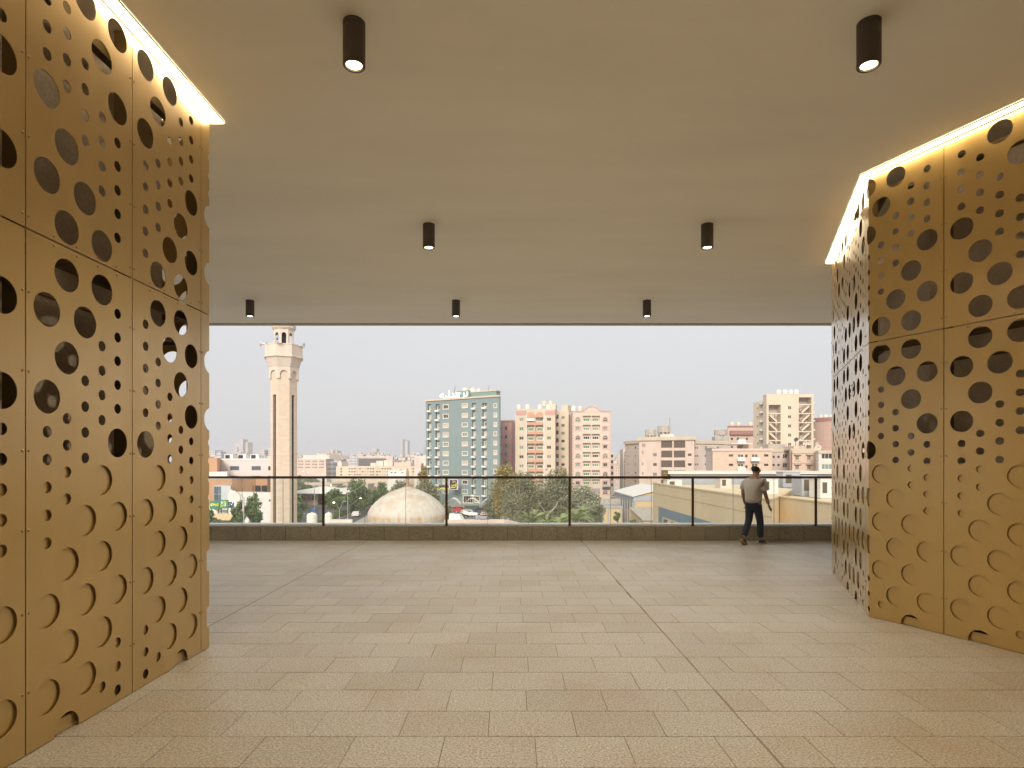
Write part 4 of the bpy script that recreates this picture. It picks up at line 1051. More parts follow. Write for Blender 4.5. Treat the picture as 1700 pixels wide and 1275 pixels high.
e3 = Bld("panelled_building_wing", "lower grey-pink wing between the glazed balcony building and the brick walk-up", 1152.6, 200, 1212, 205, 737, 14, C_GREYPINK)
e3.grid([1155, 1158.2], [743.5, 757, 771, 785], 1.3, 3.2, panes=(G_BRN,)); e3.grid([1172, 1192], [743, 757, 771], 5, 3.6, panes=(G_BRN, G_TEAL, G_DARK))
e3.finish(cornice=C_BEIGE, ch=1.1, proud=.4)
t = thing("concrete_tank", "octagonal concrete water tank in front of the maroon roofed building", "water tank", W(1196.5, 722.5, 216))
MB().lathe([(2.3, 0), (2.3, 1.9)], 8, a0=.3).build("tank_wall", C_CONC, t); MB().box((-2.6, -1.7, -2.6), (2.4, 1.7, -.55)).build("tank_house", C_CONC, t)
for k in range(4): MB().box((-1.9+k*1.1, -1.5, -.549), (-1.6+k*1.1, -1.2, -.003)).build("leg", C_CONC, t)

# ---------------- maroon roofed building
mr_ = Bld("maroon_roof_building", "brown apartment building with a projecting maroon band and tan roof tanks", 1208.5, 262, 1252, 262, 709, 18, C_BROWNPINK)
mr_.grid([1215, 1225, 1240], [728.5, 742], 4, 4, panes=(G_BRN, G_DARK)); mr_.finish(cornice=C_MAROON, ch=.6, proud=.3)
mr_.box("maroon_band", 1211, 1249.6, 715, 721.8, -1.2, -.005, C_MAROON)
for i, px in enumerate((1215, 1226, 1245.8)): tank(px, 700.8, 708, 7, 268, C_TANK, f"{('first','second','third')[i]} tan tank from the left on the maroon banded roof", "tanks on the maroon roof")

# ---------------- sand stair tower
sx_ = Bld("stair_tower_building", "tall sand coloured block with two columns of open zigzag staircases", 1272.5, 168, 1350.5, 168, 654.5, 15, C_SAND, t=2.4)
for i in range(9):
    r = 677 + 15.2*i; sx_.win(1311, r, 5.6, 5.4, pane=G_DARK, frame=W_FR)
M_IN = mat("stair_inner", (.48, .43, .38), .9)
for (a, b, start, off) in ((1276, 1296, 672, 0), (1326, 1347, 659.5, 1)):
    sx_.slot(a, b, start, 800)
stairs = []
for (a, b, y0, flip) in ((1276, 1296, 686.5, 1), (1326, 1347, 671.5, -1)):
    for i in range(8):
        py = y0 + 15*i; 
        if py > 795: break
        sx_.box("landing", a, b, py-.9, py+.9, .06, .5, C_SAND)
        xa, xb = sx_.u(a+1.2), sx_.u(b-5); zb, zt = sx_.z(a, py+13.6), sx_.z(a, py+1.2)
        if flip < 0: xa, xb = sx_.u(b-1.5), sx_.u(a+6)
        fl = MB()
        fl.add([(xa, .3, zt-.3), (xa, .3, zt+.35), (xb, .3, zb+.35), (xb, .3, zb-.3), (xa, 1.4, zt-.3), (xa, 1.4, zt+.35), (xb, 1.4, zb+.35), (xb, 1.4, zb-.3)], [(0, 1, 2, 3), (7, 6, 5, 4), (1, 5, 6, 2), (0, 3, 7, 4), (0, 4, 5, 1), (3, 2, 6, 7)])
        fl.add([(xb, 1.5, zt-1.5), (xb, 1.5, zt-1.1), ((xa+xb)/2, 1.5, zt-.1), ((xa+xb)/2, 1.5, zt-.5), (xb, 2.2, zt-1.5), (xb, 2.2, zt-1.1), ((xa+xb)/2, 2.2, zt-.1), ((xa+xb)/2, 2.2, zt-.5)], [(0, 3, 2, 1), (4, 5, 6, 7), (1, 2, 6, 5), (0, 4, 7, 3), (0, 1, 5, 4), (3, 7, 6, 2)])
        fl.build("stair_flight", C_SAND, sx_.root)
        MB().box((sx_.u((a+b)/2+2), .8, sx_.z(a, py+13.8)), (sx_.u((a+b)/2+2)+.12, .92, sx_.z(a, py+1))).build("pipe", W_DK, sx_.root)
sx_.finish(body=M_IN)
MB().box((-.003, 2.41, 0), (sx_.L+.003, 14.9, sx_.H-.02)).build("side_wall", C_SAND, sx_.root) if False else None
for i in range(5): sx_.box("ledge", 1350.6, 1354.2, 667+15*i, 670+15*i, .3, 2.0, C_SAND)
s3 = Bld("stair_tower_wing", "lower sand coloured wing of the stair tower with air conditioners on ledges", 1250.5, 176, 1272.3, 170, 667, 12, C_SAND)
for i in range(9): s3.win(1257, 678+14.6*i, 1.2, 2.6, pane=G_DARK)
s3.finish()
acm = MB().box((-.45, -.55, 0), (.45, -.1, .6)).mesh("air_conditioner", C_WHITE)
for i in range(9):
    s3.box("ledge", 1264, 1270.4, 671.5+14.8*i, 672.6+14.8*i, -.8, -.004, W_DK)
    if s3.z(1267, 670) > 0: obj("air_conditioner_unit", acm, s3.root, (s3.u(1266), -.05, s3.z(1267, 671.4+14.8*i)))
for i, px in enumerate((1292.5, 1303, 1312.5, 1321.5)):
    tank(px, 647, 654.4, 8.2, 172, C_TANKW, f"{('first','second','third','fourth')[i]} white water tank from the left on the sand stair tower", "tanks on the sand stair tower")

# ---------------- round brick building
cb = thing("round_brick_building", "red-pink brick building with a rounded corner beside the angled gold wall", "building", (*W(1385, 769, 205).xy, G))
rc = 33*.205
MB().lathe([(rc, 0), (rc, EYE+(769-701)*.205-G)], 40).build("round_wall", C_BRICKRED, cb)
MB().lathe([(rc+.1, EYE+(769-700.8)*.205-G), (rc+.1, EYE+(769-694.5)*.205-G)], 40).build("roof_band", C_MAROON, cb)
MB().box((rc*.2, .5, 0), (rc+14, 14, EYE+(769-702)*.205-G)).build("block", C_BRICKRED, cb)
for i in range(7): MB().box((-rc*.98-.9, -2.2, i*3.1+.8), (-rc*.98+.3, -.6, i*3.1+2.6)).build("balcony", C_BROWNPINK, cb)
for i, px in enumerate((1362.5, 1371, 1380)): tank(px, 688.5, 694.5, 7, 205, (C_TANK, C_TANKW, C_TANKW)[i], f"{('first','second','third')[i]} water tank from the left on the round brick building", "tanks on the round brick building")

# ---------------- walk-ups in front
b1 = Bld("brick_walk_up", "orange-pink brick walk-up with white balconies and one dark shade hanging out", 1183, 132, 1282, 130, 748.5, 12, C_BRICKORANGE)
rows = [756.2, 771.7, 787]
b1.grid([1213.5], rows, 7.2, 4, panes=(G_DARK, G_BRN)); b1.grid([1239], [757, 775, 790], 4, 4.6, panes=(G_DARK,)); b1.grid([1272], rows, 7, 4, panes=(G_DARK, G_TEAL))
for r in rows:
    b1.win(1229.5, r+.6, 9.6, 5.6, style='plain', pane=G_BRN, frame=W_FR); b1.win(1253, r+.6, 11, 5.6, style='plain', pane=G_BRN, frame=W_FR)
    b1.balcony(1229.5, r+3.9, r+9.4, 12, 1.0); b1.balcony(1253, r+3.9, r+9.4, 14, 1.0)
b1.finish(cornice=C_PINK, ch=.5, proud=.2)
b1.box("roof_house", 1238, 1248, 736, 748, 3, 8, C_BRICKORANGE)
b1.box("roof_slab", 1215, 1250, 735.8, 737.2, .6, 9, C_WHITE)
for i, px in enumerate((1228, 1234.5)): tank(px, 729.5, 735.6, 6.6, 134, C_TANKW, ("white tank on the brick walk-up roof slab, farther from the stair tower", "white tank on the brick walk-up roof slab, nearer the stair tower")[i], "tanks on the brick walk-up")
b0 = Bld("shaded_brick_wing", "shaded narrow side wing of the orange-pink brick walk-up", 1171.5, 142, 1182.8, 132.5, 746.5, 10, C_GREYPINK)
b0.grid([1181], [757, 771.5, 786], 1.8, 4.2, panes=(G_DARK,)); b0.finish(cornice=C_CONC, ch=.4)
b2 = Bld("grey_walk_up", "greyish pink walk-up with small windows and dark arched balcony openings", 1282.2, 134, 1313, 134, 750.5, 12, C_GREYPINK)
b2.grid([1284.5, 1292.5], [758.5, 772, 786], 1.9, 4, panes=(G_DARK,))
for r in (757.5, 772.5, 787): b2.win(1303.3, r, 7.2, 7.2, style='plain', pane=M_dark, frame=C_GREYPINK)
b2.finish(cornice=C_BEIGE, ch=.7, proud=.15)
b3 = Bld("dish_roof_walk_up", "pink walk-up with hooded windows and satellite dishes on its roof", 1313.2, 126, 1359, 126, 752.5, 12, C_BRICKORANGE)
for r in (760, 776, 791): b3.grid([1323.6, 1343.4], [r], 6.4, 8, style='hood', panes=(G_DARK, G_BRN), frame=W_FR)
b3.finish(cornice=C_BEIGE, ch=1.0, proud=.15); b3.box("string_course", 1313.4, 1358.8, 767.5, 768.5, -.15, -.004, C_PINK); b3.box("string_course", 1313.4, 1358.8, 783.5, 784.5, -.15, -.004, C_PINK)
b3.box("drain_pipe", 1312.9, 1313.9, 748, 800, -.3, -.16, W_DK); b3.box("roof_house", 1329, 1350, 739.5, 746.5, 3, 8, C_PINK)
b3.box("roof_house", 1306, 1338, 735, 744, 9, 12, C_CONC)
b4 = Bld("arcade_walk_up", "pale walk-up with wide arched green glazed balconies beside the angled gold wall", 1359.2, 120, 1400, 120, 753, 12, C_PALE)
for r, m in ((757.5, M_dark), (775, G_TEAL), (790, G_BRN)):
    b4.win(1376, r, 24, 9, style='plain', pane=m, frame=W_FR)
b4.finish(cornice=C_BEIGE, ch=.6, proud=.15)
def dish(px, py, w, d, label, m, post):
    p = W(px, py, d); r = w/2000*d
    t = thing("satellite_dish", label, "satellite dish", (p.x, p.y, p.z-post), 0, "satellite dishes on the walk-up roof")
    M = Matrix.Translation((0, 0, post)) @ Matrix.Rotation(R(118), 4, 'X')
    MB().lathe([(.02, .0), (r*.5, .05*r), (r*.85, .16*r), (r, .25*r), (r*1.0, .27*r), (r*.8, .19*r), (.02, .04)], 24, M=M).build("reflector", m, t, smooth=True)
    MB().tube([(0, .1, 0), (0, .1, post)], .06, 6).build("post", W_DK, t)
    MB().tube([(0, -.05, post), (0, -r*.9, post+r*.3)], .03, 5).build("feed_arm", W_DK, t)
dish(1321.3, 729.3, 7.6, 127.4, "dark grey satellite dish on the walk-up roof", mat("dish_dark", (.10, .12, .14), .6), 1.4)
dish(1330, 729.3, 7.6, 127.6, "white satellite dish beside the dark grey one", C_WHITE, 1.5)
dish(1336, 735.6, 7.6, 126.9, "lower white satellite dish, nearer the dark grey one", C_WHITE, .8)
dish(1343.8, 735.6, 7.6, 127.2, "lower white satellite dish, nearer the round brick building", C_WHITE, .8)
dish(1357, 743.5, 12, 127.0, "largest white satellite dish tilted at the end of the walk-up roof", C_WHITE, .6)

# ---------------- long yellow building and its rooftop
TOPY = EYE - 3.0
yb = thing("yellow_building", "long plain yellow rendered building with a blue band and kinked parapet beyond the railing", "building", (0, 0, G))
MB().prism([(22, 94), (22, 51), (36.7, 77), (36.7, 94)], 0, TOPY-G-.35).build("wall", C_YEL, yb)
cp = MB()
def coping(a, b, w=.35, z=TOPY-G, h=.18, ov=.08, m=None, wall=.35, name="coping"):
    a, b = Vector(a), Vector(b); d = (b-a).normalized(); n = Vector((-d.y, d.x))
    cp.prism([a-n*ov, b-n*ov, b+n*(w+ov), a+n*(w+ov)], z-h, z)
    cp.prism([a+n*.002, b+n*.002, b+n*w, a+n*w], z-.35-.002, z-h-.001)
coping((22, 51), (22.0, 94)[0:2], w=-.35) if False else None
cp.prism([(21.92, 50.9), (22.35, 51.55), (22.35, 94), (21.92, 94)], TOPY-G-.16, TOPY-G)
cp.prism([(22.0, 51.05), (22.3, 51.6), (22.3, 93.99), (22.0, 93.99)], TOPY-G-.349, TOPY-G-.161)
cp.prism([(21.95, 50.8), (36.8, 77.0), (36.4, 77.15), (22.36, 51.52)], TOPY-G-.158, TOPY-G+.003)
cp.prism([(22.02, 51.06), (36.65, 77.0), (36.4, 77.1), (22.32, 51.58)], TOPY-G-.347, TOPY-G-.159)
cp.build("parapet", C_YEL, yb)
for z in (1.6, 3.6): MB().box((21.975, 51.0, TOPY-G-z), (21.998, 93.9, TOPY-G-z+.05)).build("joint_line", mat("yellow_joint", (.46, .36, .21), .9), yb)
bb = MB()
zb = EYE - 6.5 - G
bb.add([(21.93, 90.2, zb), (21.93, 60, zb), (21.93, 60, zb-1.25), (21.93, 88.2, zb-1.25), (21.93, 88.2, 0), (21.93, 90.2, 0)], [(0, 1, 2, 3), (0, 3, 4, 5)])
bb.add([(21.995, 90.2, zb), (21.995, 60, zb), (21.995, 60, zb-1.25), (21.995, 88.2, zb-1.25)], [(3, 2, 1, 0)])
bb.add([(21.93, 90.2, zb), (21.995, 90.2, zb), (21.995, 60, zb), (21.93, 60, zb)], [(0, 1, 2, 3)])
bb.build("blue_band", C_BLUEP, yb)
me_w = MB().box((-.07, -1.0, -1.2), (-.01, 1.0, 1.2)).box((-.075, -.04, -1.2), (-.071, .04, 1.2)).mesh("window", G_BLUE)
for y in (86.2, 82.2, 78.2, 74.2): obj("window", me_w, yb, (22, y, zb-2.75))
yc = thing("yellow_building_annex", "nearer yellow rendered annex with a lower parapet beside the angled gold wall", "building", (0, 0, G))
MB().prism([(24.9, 56.0), (25.1, 28), (45, 28), (45, 76), (37, 76.5)], 0, TOPY-G-.45).build("wall", C_YEL, yc)
MB().prism([(24.82, 56.0), (25.02, 27.9), (25.4, 27.9), (25.2, 56.7)], TOPY-G-.16, TOPY-G-.05).prism([(24.9, 56.0), (25.1, 28), (25.35, 28), (25.15, 56.5)], TOPY-G-.449, TOPY-G-.161).build("parapet", C_YEL, yc)
rsb = Bld("roof_shed", "long pale rooftop shed with dark openings behind the yellow parapet", 1113, 95, 1392, 95, 787, 12, C_GREY, base=TOPY-.4, cat="shed", t=.3)
for px, w, m in ((1172, 13, G_BRN), (1196, 3, G_DARK), (1226, 8, C_BROWNPINK), (1310, 20, G_BRN), (1149, 7, G_DARK)): rsb.win(px, 801, w, 9, pane=m, frame=W_FR)
rsb.finish(cornice=C_PALE, ch=.4, proud=.5)
for i, (a, b, y, h, m, lb) in enumerate(((1108, 1132, 86, 1.0, C_WHITE, "low white plant box with a grille near the white warehouse"), (1196, 1214, 80, 1.5, C_PALE, "pale grey duct box on the yellow building roof, left of the person"),
      (1262, 1292, 66, 1.7, C_WHITE, "white cabinet on the yellow roof right behind the walking person"), (1300, 1328, 84, 2.2, C_GREY, "large grey cabinet on the yellow roof over the parapet kink"),
      (1331, 1356, 62, 2.1, C_GREY, "grey rooftop cabinet rising above the annex parapet"), (1362, 1384, 58, 1.9, C_WHITE, "pale cabinet with a small door next to the angled gold wall"))):
    x0, x1 = (a-850)/1000*y, (b-850)/1000*y
    t = thing("plant_box", lb, "plant box", (x0, y, TOPY-.45), 0, "rooftop plant boxes")
    w = x1-x0
    MB().box((0, 0, .1), (w, 2.2, h)).box((-.06, -.06, h+.002), (w+.06, 2.26, h+.07)).box((.1, .1, 0), (w-.1, 2.1, .098)).build("cabinet", m, t)
    MB().box((w*.15, -.03, h*.3), (w*.5, -.003, h*.85)).build("grille", G_BRN, t)

# ---------------- white roofed warehouse
wh = thing("warehouse", "warehouse with white pitched roof, yellow panels and grey columns", "warehouse", (27, 134, G))
eh = EYE-7.2-(-12.55); gh = EYE-5.4-(-12.55)
wb = MB(); wb.box((0.05, 0.05, 0), (14.15, 24, eh)); wb.add([(.05, .05, eh), (14.15, .05, eh), (7.1, .05, gh), (.05, 24, eh), (14.15, 24, eh), (7.1, 24, gh)], [(0, 1, 2), (5, 4, 3)]); wb.build("walls", C_YELP, wh)
MB().add([(-.4, -.5, eh-.05), (7.1, -.5, gh+.1), (14.6, -.5, eh-.05), (-.4, 24.5, eh-.05), (7.1, 24.5, gh+.1), (14.6, 24.5, eh-.05), (-.4, -.5, eh-.3), (7.1, -.5, gh-.15), (14.6, -.5, eh-.3), (-.4, 24.5, eh-.3), (7.1, 24.5, gh-.15), (14.6, 24.5, eh-.3)],
         [(0, 1, 4, 3), (1, 2, 5, 4), (6, 7, 1, 0), (7, 8, 2, 1), (3, 9, 6, 0), (9, 10, 7, 6), (10, 11, 8, 7), (2, 8, 11, 5)]).build("roof", mat("white_sheet_roof", (.72, .70, .66), .7, var=.05), wh)
MB().box((-.06, -.08, eh-1.2), (14.2, .04, eh-.01)).box((-.08, .041, eh-1.3), (.04, 24, eh-.01)).build("fascia", C_GREY, wh)
me_c2 = MB().box((-.22, -.15, 0), (.22, .04, eh-1.2)).mesh("column", C_GREY)
for x in (.25, 4.9, 9.6): obj("column", me_c2, wh, (x, 0, 0))
me_c3 = MB().box((-.2, -.2, 0), (.04, .2, eh-1.3)).mesh("column", C_GREY)
me_c4 = MB().box((-.05, -.55, 0), (.045, .55, 1.8)).mesh("window", G_BRN)
for k in range(8):
    obj("column", me_c3, wh, (0, .8+k*3.0, 0)); obj("window", me_c4, wh, (0, 2.3+k*3.0, eh-3.3))
lc = thing("lean_to_shed", "low lean-to with weathered flat roof in front of the warehouse", "shed", (26, 119, G))
MB().add([(0, 0, 0), (12, 0, 0), (12, 13, 0), (0, 13, 0), (0, 0, 3.0), (12, 0, 3.0), (12, 13, 4.4), (0, 13, 4.4)], [(0, 1, 5, 4), (1, 2, 6, 5), (2, 3, 7, 6), (3, 0, 4, 7)]).build("wall", C_YELP, lc)
MB().add([(-.3, -.3, 3.05), (12.3, -.3, 3.05), (12.3, 13.3, 4.5), (-.3, 13.3, 4.5), (-.3, -.3, 2.85), (12.3, -.3, 2.85), (12.3, 13.3, 4.3), (-.3, 13.3, 4.3)], [(0, 1, 2, 3), (4, 5, 1, 0), (7, 4, 0, 3), (6, 7, 3, 2), (5, 6, 2, 1)]).build("roof", C_CONC, lc)
ly = Bld("low_yellow_block", "low yellow block with grey piers and a corrugated roof terrace beside the warehouse", 1000, 138, 1033, 138, 843.5, 14, C_YELP)
ly.finish(cornice=C_GREY, ch=.4)
for c in (1000.8, 1009.5, 1031.5): ly.box("pier", c-.8, c+.8, 845, 870, -.2, -.003, C_GREY)
ly.box("corrugated_screen", 1004, 1033, 829, 839, 3.0, 3.3, C_CONC)

# ---------------- mall and orange annex
ml = Bld("mall", "long pale shopping building with ribbon windows and rooftop machinery near the minaret", 352, 178, 460, 178, 763.5, 30, C_MALL)
ml.grid([389.5, 425.5], [777.3, 793.5], 15, 7, panes=(G_BLUE,)); ml.grid([446.6, 449.2, 456], [777.5, 793], 1.1, 7, panes=(G_DARK,)); ml.finish(cornice=C_WHITE, ch=.4, proud=.1)
acl = ["first", "second", "third"]
for i, px in enumerate((376, 398, 419)):
    p = W(px, 762.5, 180); t = thing("roof_machine", f"{acl[i]} dark boxed roof machine from the left on the shopping building", "roof machine", p, 0, "machines on the shopping building")
    MB().box((-.6, 0, 0), (1.9, 2, 1.5)).build("casing", C_WHITE, t); MB().box((-.35, -.05, .25), (1.0, -.003, 1.3)).build("grille", G_DARK, t)
    t = thing("louvre_row", f"row of slanted grey louvres right of the {acl[i]} dark roof machine", "louvres", (p.x+2.1, p.y, p.z-.2), 0, "louvres on the shopping building")
    for k in range(4): MB().add([(k*.42, 0, 0), (k*.42+.1, 0, 0), (k*.42+.3, 0, 1.4), (k*.42+.2, 0, 1.4), (k*.42, 1.5, 0), (k*.42+.1, 1.5, 0), (k*.42+.3, 1.5, 1.4), (k*.42+.2, 1.5, 1.4)], [(0, 1, 2, 3), (7, 6, 5, 4), (0, 3, 7, 4), (1, 5, 6, 2), (3, 2, 6, 7)]).build("louvre", M_alu, t)
ob = Bld("orange_block", "tall orange clad block at the near end of the shopping building", 340, 172, 360.5, 172, 760.5, 12, C_ORANGE); ob.finish()
wb2 = Bld("white_roof_shelf", "white low roof step in front of the shopping building", 345, 166, 377, 166, 783.5, 10, C_WHITE); wb2.finish()
oc = thing("curved_orange_building", "low orange building with curved front and tall blue glazing", "building", (0, 0, G))
pts = []
for px, d in ((330, 148), (360, 146), (385, 147), (408, 150), (425, 152), (444, 152)): p = W(px, 769, d); pts.append((p.x, p.y))
back = [(p[0]-2, p[1]+18) for p in pts[::-1]]
H1 = EYE-3.9-G
MB().prism(pts + back, 4.2, H1).build("upper_wall", C_ORANGE, oc); MB().prism([(p[0], p[1]+.3) for p in pts] + [(p[0], p[1]-.4) for p in back], 0, 4.198).build("lower_wall", C_WHITE, oc)
MB().prism([(p[0], p[1]-.1) for p in pts] + back, H1+.002, H1+.3).build("roof", C_PALE, oc)
gz = MB(); fr2 = MB(); a, b = W(356, 769, 145.4), W(385, 769, 146.2)
for i in range(7):
    x0 = a.x + (b.x-a.x)*i/7; x1 = a.x + (b.x-a.x)*(i+1)/7; y0 = a.y + (b.y-a.y)*i/7 - .25
    for j in range(3): 
        MB().box((x0+.06, y0, 3.0+j*1.9), (x1-.06, y0+.1, 4.8+j*1.9)).build("glazing_pane", G_BLUE, oc)
MB().box((a.x-.1, a.y+.0, 2.9), (b.x+.1, a.y+1.0, 8.8)).build("glazing_frame", M_alu, oc)
for px in (417, 427.5, 438.5):
    p = W(px, 811, 151.5); MB().box((p.x-.5 if px > 420 else p.x-.55, p.y-.15, p.z-G-.75), (p.x+.55, p.y+.4, p.z-G+.75)).build("window", G_DARK, oc)
lw = Bld("white_boundary_wall", "long white boundary wall under the curved orange building", 378, 140, 455, 136, 818, 4, C_WHITE, cat="wall"); lw.win(448, 831, 4, 4, pane=G_DARK); lw.finish()
# kiosk with sign boards
kx = W(366, 769, 108)
ki = thing("kiosk", "cream kiosk under a striped awning below the green sign boards", "kiosk", (kx.x, kx.y, G))
kh = EYE-9.3-G
MB().box((-1.6, 0, 0), (1.4, 3, kh-.1)).build("booth", C_YELP, ki); MB().box((1.45, .1, .4), (2.6, 3, kh-.4)).build("glass_side", G_TEAL, ki)
for k in range(12):
    x = -2.2+k*.38
    MB().add([(x, -1.2, kh-.75), (x+.37, -1.2, kh-.75), (x+.37, .2, kh+.25), (x, .2, kh+.25), (x, -1.2, kh-.85), (x+.37, -1.2, kh-.85), (x+.37, .2, kh+.15), (x, .2, kh+.15)], [(0, 1, 2, 3), (4, 7, 6, 5), (4, 5, 1, 0), (3, 2, 6, 7)]).build("awning_strip", (mat("awning_cream", (.62, .50, .36), .8), mat("awning_sand", (.60, .42, .20), .8))[k % 2], ki)
M_SGR = mat("sign_green", (.045, .20, .10), .5, emit=(.05, .25, .12), estr=.12)
for i, (px0, px1, y0, y1, d0, lb) in enumerate(((348.5, 363, 831.5, 845, 109, "green sign board with white and yellow letters nearest the gold wall"), (364.5, 378.6, 830, 844, 109, "green sign board with two rows of white and yellow letters next to the blue board"))):
    a, b = W(px0, y1, d0), W(px1, y0, d0)
    t = thing("sign_board", lb, "sign board", (a.x, a.y, a.z), 0, "green sign boards above the kiosk")
    MB().box((0, 0, 0), (b.x-a.x, .25, b.z-a.z)).build("board", M_SGR, t)
    MB().box((.1, .26, -(a.z-G)), (.25, .4, 0)).box((b.x-a.x-.25, .26, -(a.z-G)), (b.x-a.x-.1, .4, 0)).build("support", W_DK, t)
    MWs = mat("sign_letter_white", (.8, .8, .8), .5, emit=(1, 1, 1), estr=.35)
    w, h = b.x-a.x, b.z-a.z
    if i == 0:
        text("C", .7, MWs, t, (.3, -.03, h*.5), ext=.02, sx=.7); text("GMoO", .62, M_SY, t, (w*.58, -.03, h*.52), ext=.02, sx=.78)
    else:
        text("3E", .6, MWs, t, (.45, -.03, h*.68), ext=.02, sx=.7); text("GJ", .62, M_SY, t, (.98, -.03, h*.70), ext=.02, sx=.75)
        text("21", .6, M_SY, t, (.42, -.03, h*.3), ext=.02, sx=.75); text("VF", .6, MWs, t, (.98, -.03, h*.34), ext=.02, sx=.75)
a = W(379.5, 843, 110)
t = thing("sign_board", "small blue sign board with round pale dots beside the green boards", "sign board", a)
MB().box((0, 0, 0), (.9, .2, 1.05)).build("board", mat("sign_blue", (.03, .09, .22), .5), t); MB().box((.35, .21, -(a.z-G)), (.5, .3, 1.0)).build("support", W_DK, t)
for x, z, c in ((.25, .75, (1, .45, .4)), (.1, .4, (.8, .8, 1)), (.55, .6, (1, 1, 1)), (.75, .95, (.8, .9, 1))):
    MB().lathe([(.12, 0), (.12, .03)], 10, M=Matrix.Translation((x, -.001, z)) @ Matrix.Rotation(R(90), 4, 'X')).build("dot", mat("dot%d" % int(x*100), c, .5, emit=c, estr=.4), t)

# ---------------- institutional blocks in the distance
hb_ = Bld("hospital_block", "wide pale office block with four banks of dark windows beyond the minaret", 490, 390, 541, 380, 762, 30, C_PINK)
for g0 in (499, 511, 522.5, 534): hb_.grid([g0-3.2, g0-1.1, g0+1.1, g0+3.2], [765.8, 770.8, 776], 1.6, 2.0, panes=(G_DARK, G_BRN))
hb_.grid([492.5], [766, 771, 776], 1.3, 1.6, panes=(G_DARK,)); hb_.finish()
hb_.box("upper_storey", 494, 538, 755.5, 761.9, 5, 25, C_PALE); hb_.box("roof_house", 513, 528, 753, 755.3, 8, 20, C_PINK)
pk = Bld("parking_block", "long cream parking building with rows of dark openings", 558, 330, 712, 325, 774.2, 35, C_SAND)
for g0, g1 in ((578, 621), (624, 650), (684, 694)):
    x = g0
    while x < g1-3:
        for r in (778.3, 783.2, 788.2): pk.win(x+2, r, 3.2, 2.4, pane=random.choice((M_dark, M_dark, C_BROWNPINK)), frame=C_SAND)
        x += 4.4
pk.grid([566.5], [778.3, 783.2, 788.2], 2.6, 2.4, panes=(M_dark,)); pk.finish()
for a_, b_, y0 in ((558, 565, 767), (613, 622, 768.5), (622.5, 634, 765), (635, 650, 764), (652, 680, 767.5)): pk.box("roof_block", a_, b_, y0, 774, 2, 12, C_PALE if a_ < 640 else C_PINK)
lv = Bld("louvred_hall", "hall with a wide dark louvred screen under a pale roof edge", 594, 430, 652, 425, 759, 30, C_PINK)
lv.box("louvre_screen", 595.5, 641, 761, 774, -.5, -.01, addnode_lines(mat("louvre_grey", (.10, .10, .095), .8), 1.2, .3, 1.6)); lv.finish(cornice=C_PALE, ch=.6)
r2 = Bld("striped_pink_block", "pale block with pink stripes right beside the blue tower", 688, 300, 712, 300, 757, 25, C_PALE)
for i in range(4): r2.box("stripe", 688.5, 695.5, 761+4.6*i, 763+4.6*i, -.15, -.01, C_PINK)
r2.finish()
tc_ = Bld("white_canopy_hall", "white fabric roofed hall in front of the cream parking building", 644, 300, 676, 300, 781.5, 14, C_WHITE)
tc_.grid([650, 656, 668], [784.5], 3, 1.8, panes=(G_DARK,)); tc_.finish()
for x in (655, 660, 672): tc_.box("roof_peak", x-1.5, x+1.5, 779.2, 781.3, 2, 8, C_WHITE)

# ---------------- far towers on the skyline
def far_mat(name, c):
    m = mat(name, c, 0.8); 
    return addnode_lines(addnode_lines(m, 3.4, .42, .62), 4.2, .35, .8, False)
F1, F2, F3, F4 = far_mat("far_facade_pink", (.62, .53, .47)), far_mat("far_facade_grey", (.55, .55, .57)), far_mat("far_facade_sand", (.66, .58, .50)), far_mat("far_facade_glass", (.34, .39, .45))
def far_tower(label, parts, d, name="far_tower"):
    c = sum(p[0]+p[1] for p in parts)/(2*len(parts)); t = thing(name, label, "tower", ((c-850)/1000*d, d, G))
    for i, (a, b, top, m, dy) in enumerate(parts):
        MB().box(((a-c)/1000*d, dy, 0), ((b-c)/1000*d, dy+25, EYE+(769-top)/1000*d-G)).build("block", m, t)
far_tower("cluster of three pale high-rises on the skyline, the middle one tallest", ((391, 397.5, 735.5, F3, 0), (397.7, 405.5, 729, F2, -6), (405.8, 410.5, 734, F3, 2), (392.5, 397, 742, F3, -8)), 1300)
far_tower("slim twin-slab high-rise on the skyline near the blue tower", ((665.6, 672.5, 729.5, F3, 0), (673, 677.5, 731.5, F2, -5), (668, 671, 729, F4, -4)), 1250)
far_tower("pair of pink-grey high-rises on the skyline beyond the long office block", ((547.5, 553.5, 746.5, F1, 0), (553.8, 559, 748, F2, 5)), 1150)
far_tower("single tan skyline tower with a glazed foot", ((618, 625, 744.8, F1, 0), (619, 624.5, 751, F4, -4)), 1200)
far_tower("thin blue-grey skyline tower touching the blue tower's edge", ((703.2, 706.9, 742, F4, 0), (706, 707.6, 741, F3, 4)), 1100)
far_tower("wide low skyline block with rounded shoulders beside the slim twin slabs", ((684, 698, 753, F2, 0), (686, 696, 752, F1, 6)), 900)
far_tower("low grey fluted block on the skyline close to the near gold wall", ((346, 357, 747.5, F2, 0), (357, 360, 749.5, F2, 4)), 900)
far_tower("two joined pale skyline blocks just left of the minaret", ((432.5, 439, 747, F3, 0), (443, 451, 743.5, F2, 5), (445, 449.5, 742.7, F2, 8)), 1000)
rnd = random.Random(21)
FM = (F1, F3, F3, F1, F2)
fc = [MB().box((-.5, 0, 0), (.5, .8, 1)).box((-.3, .2, 1.0), (.1, .5, 1.12)).mesh("far_block", m) for m in FM]
fi = 0
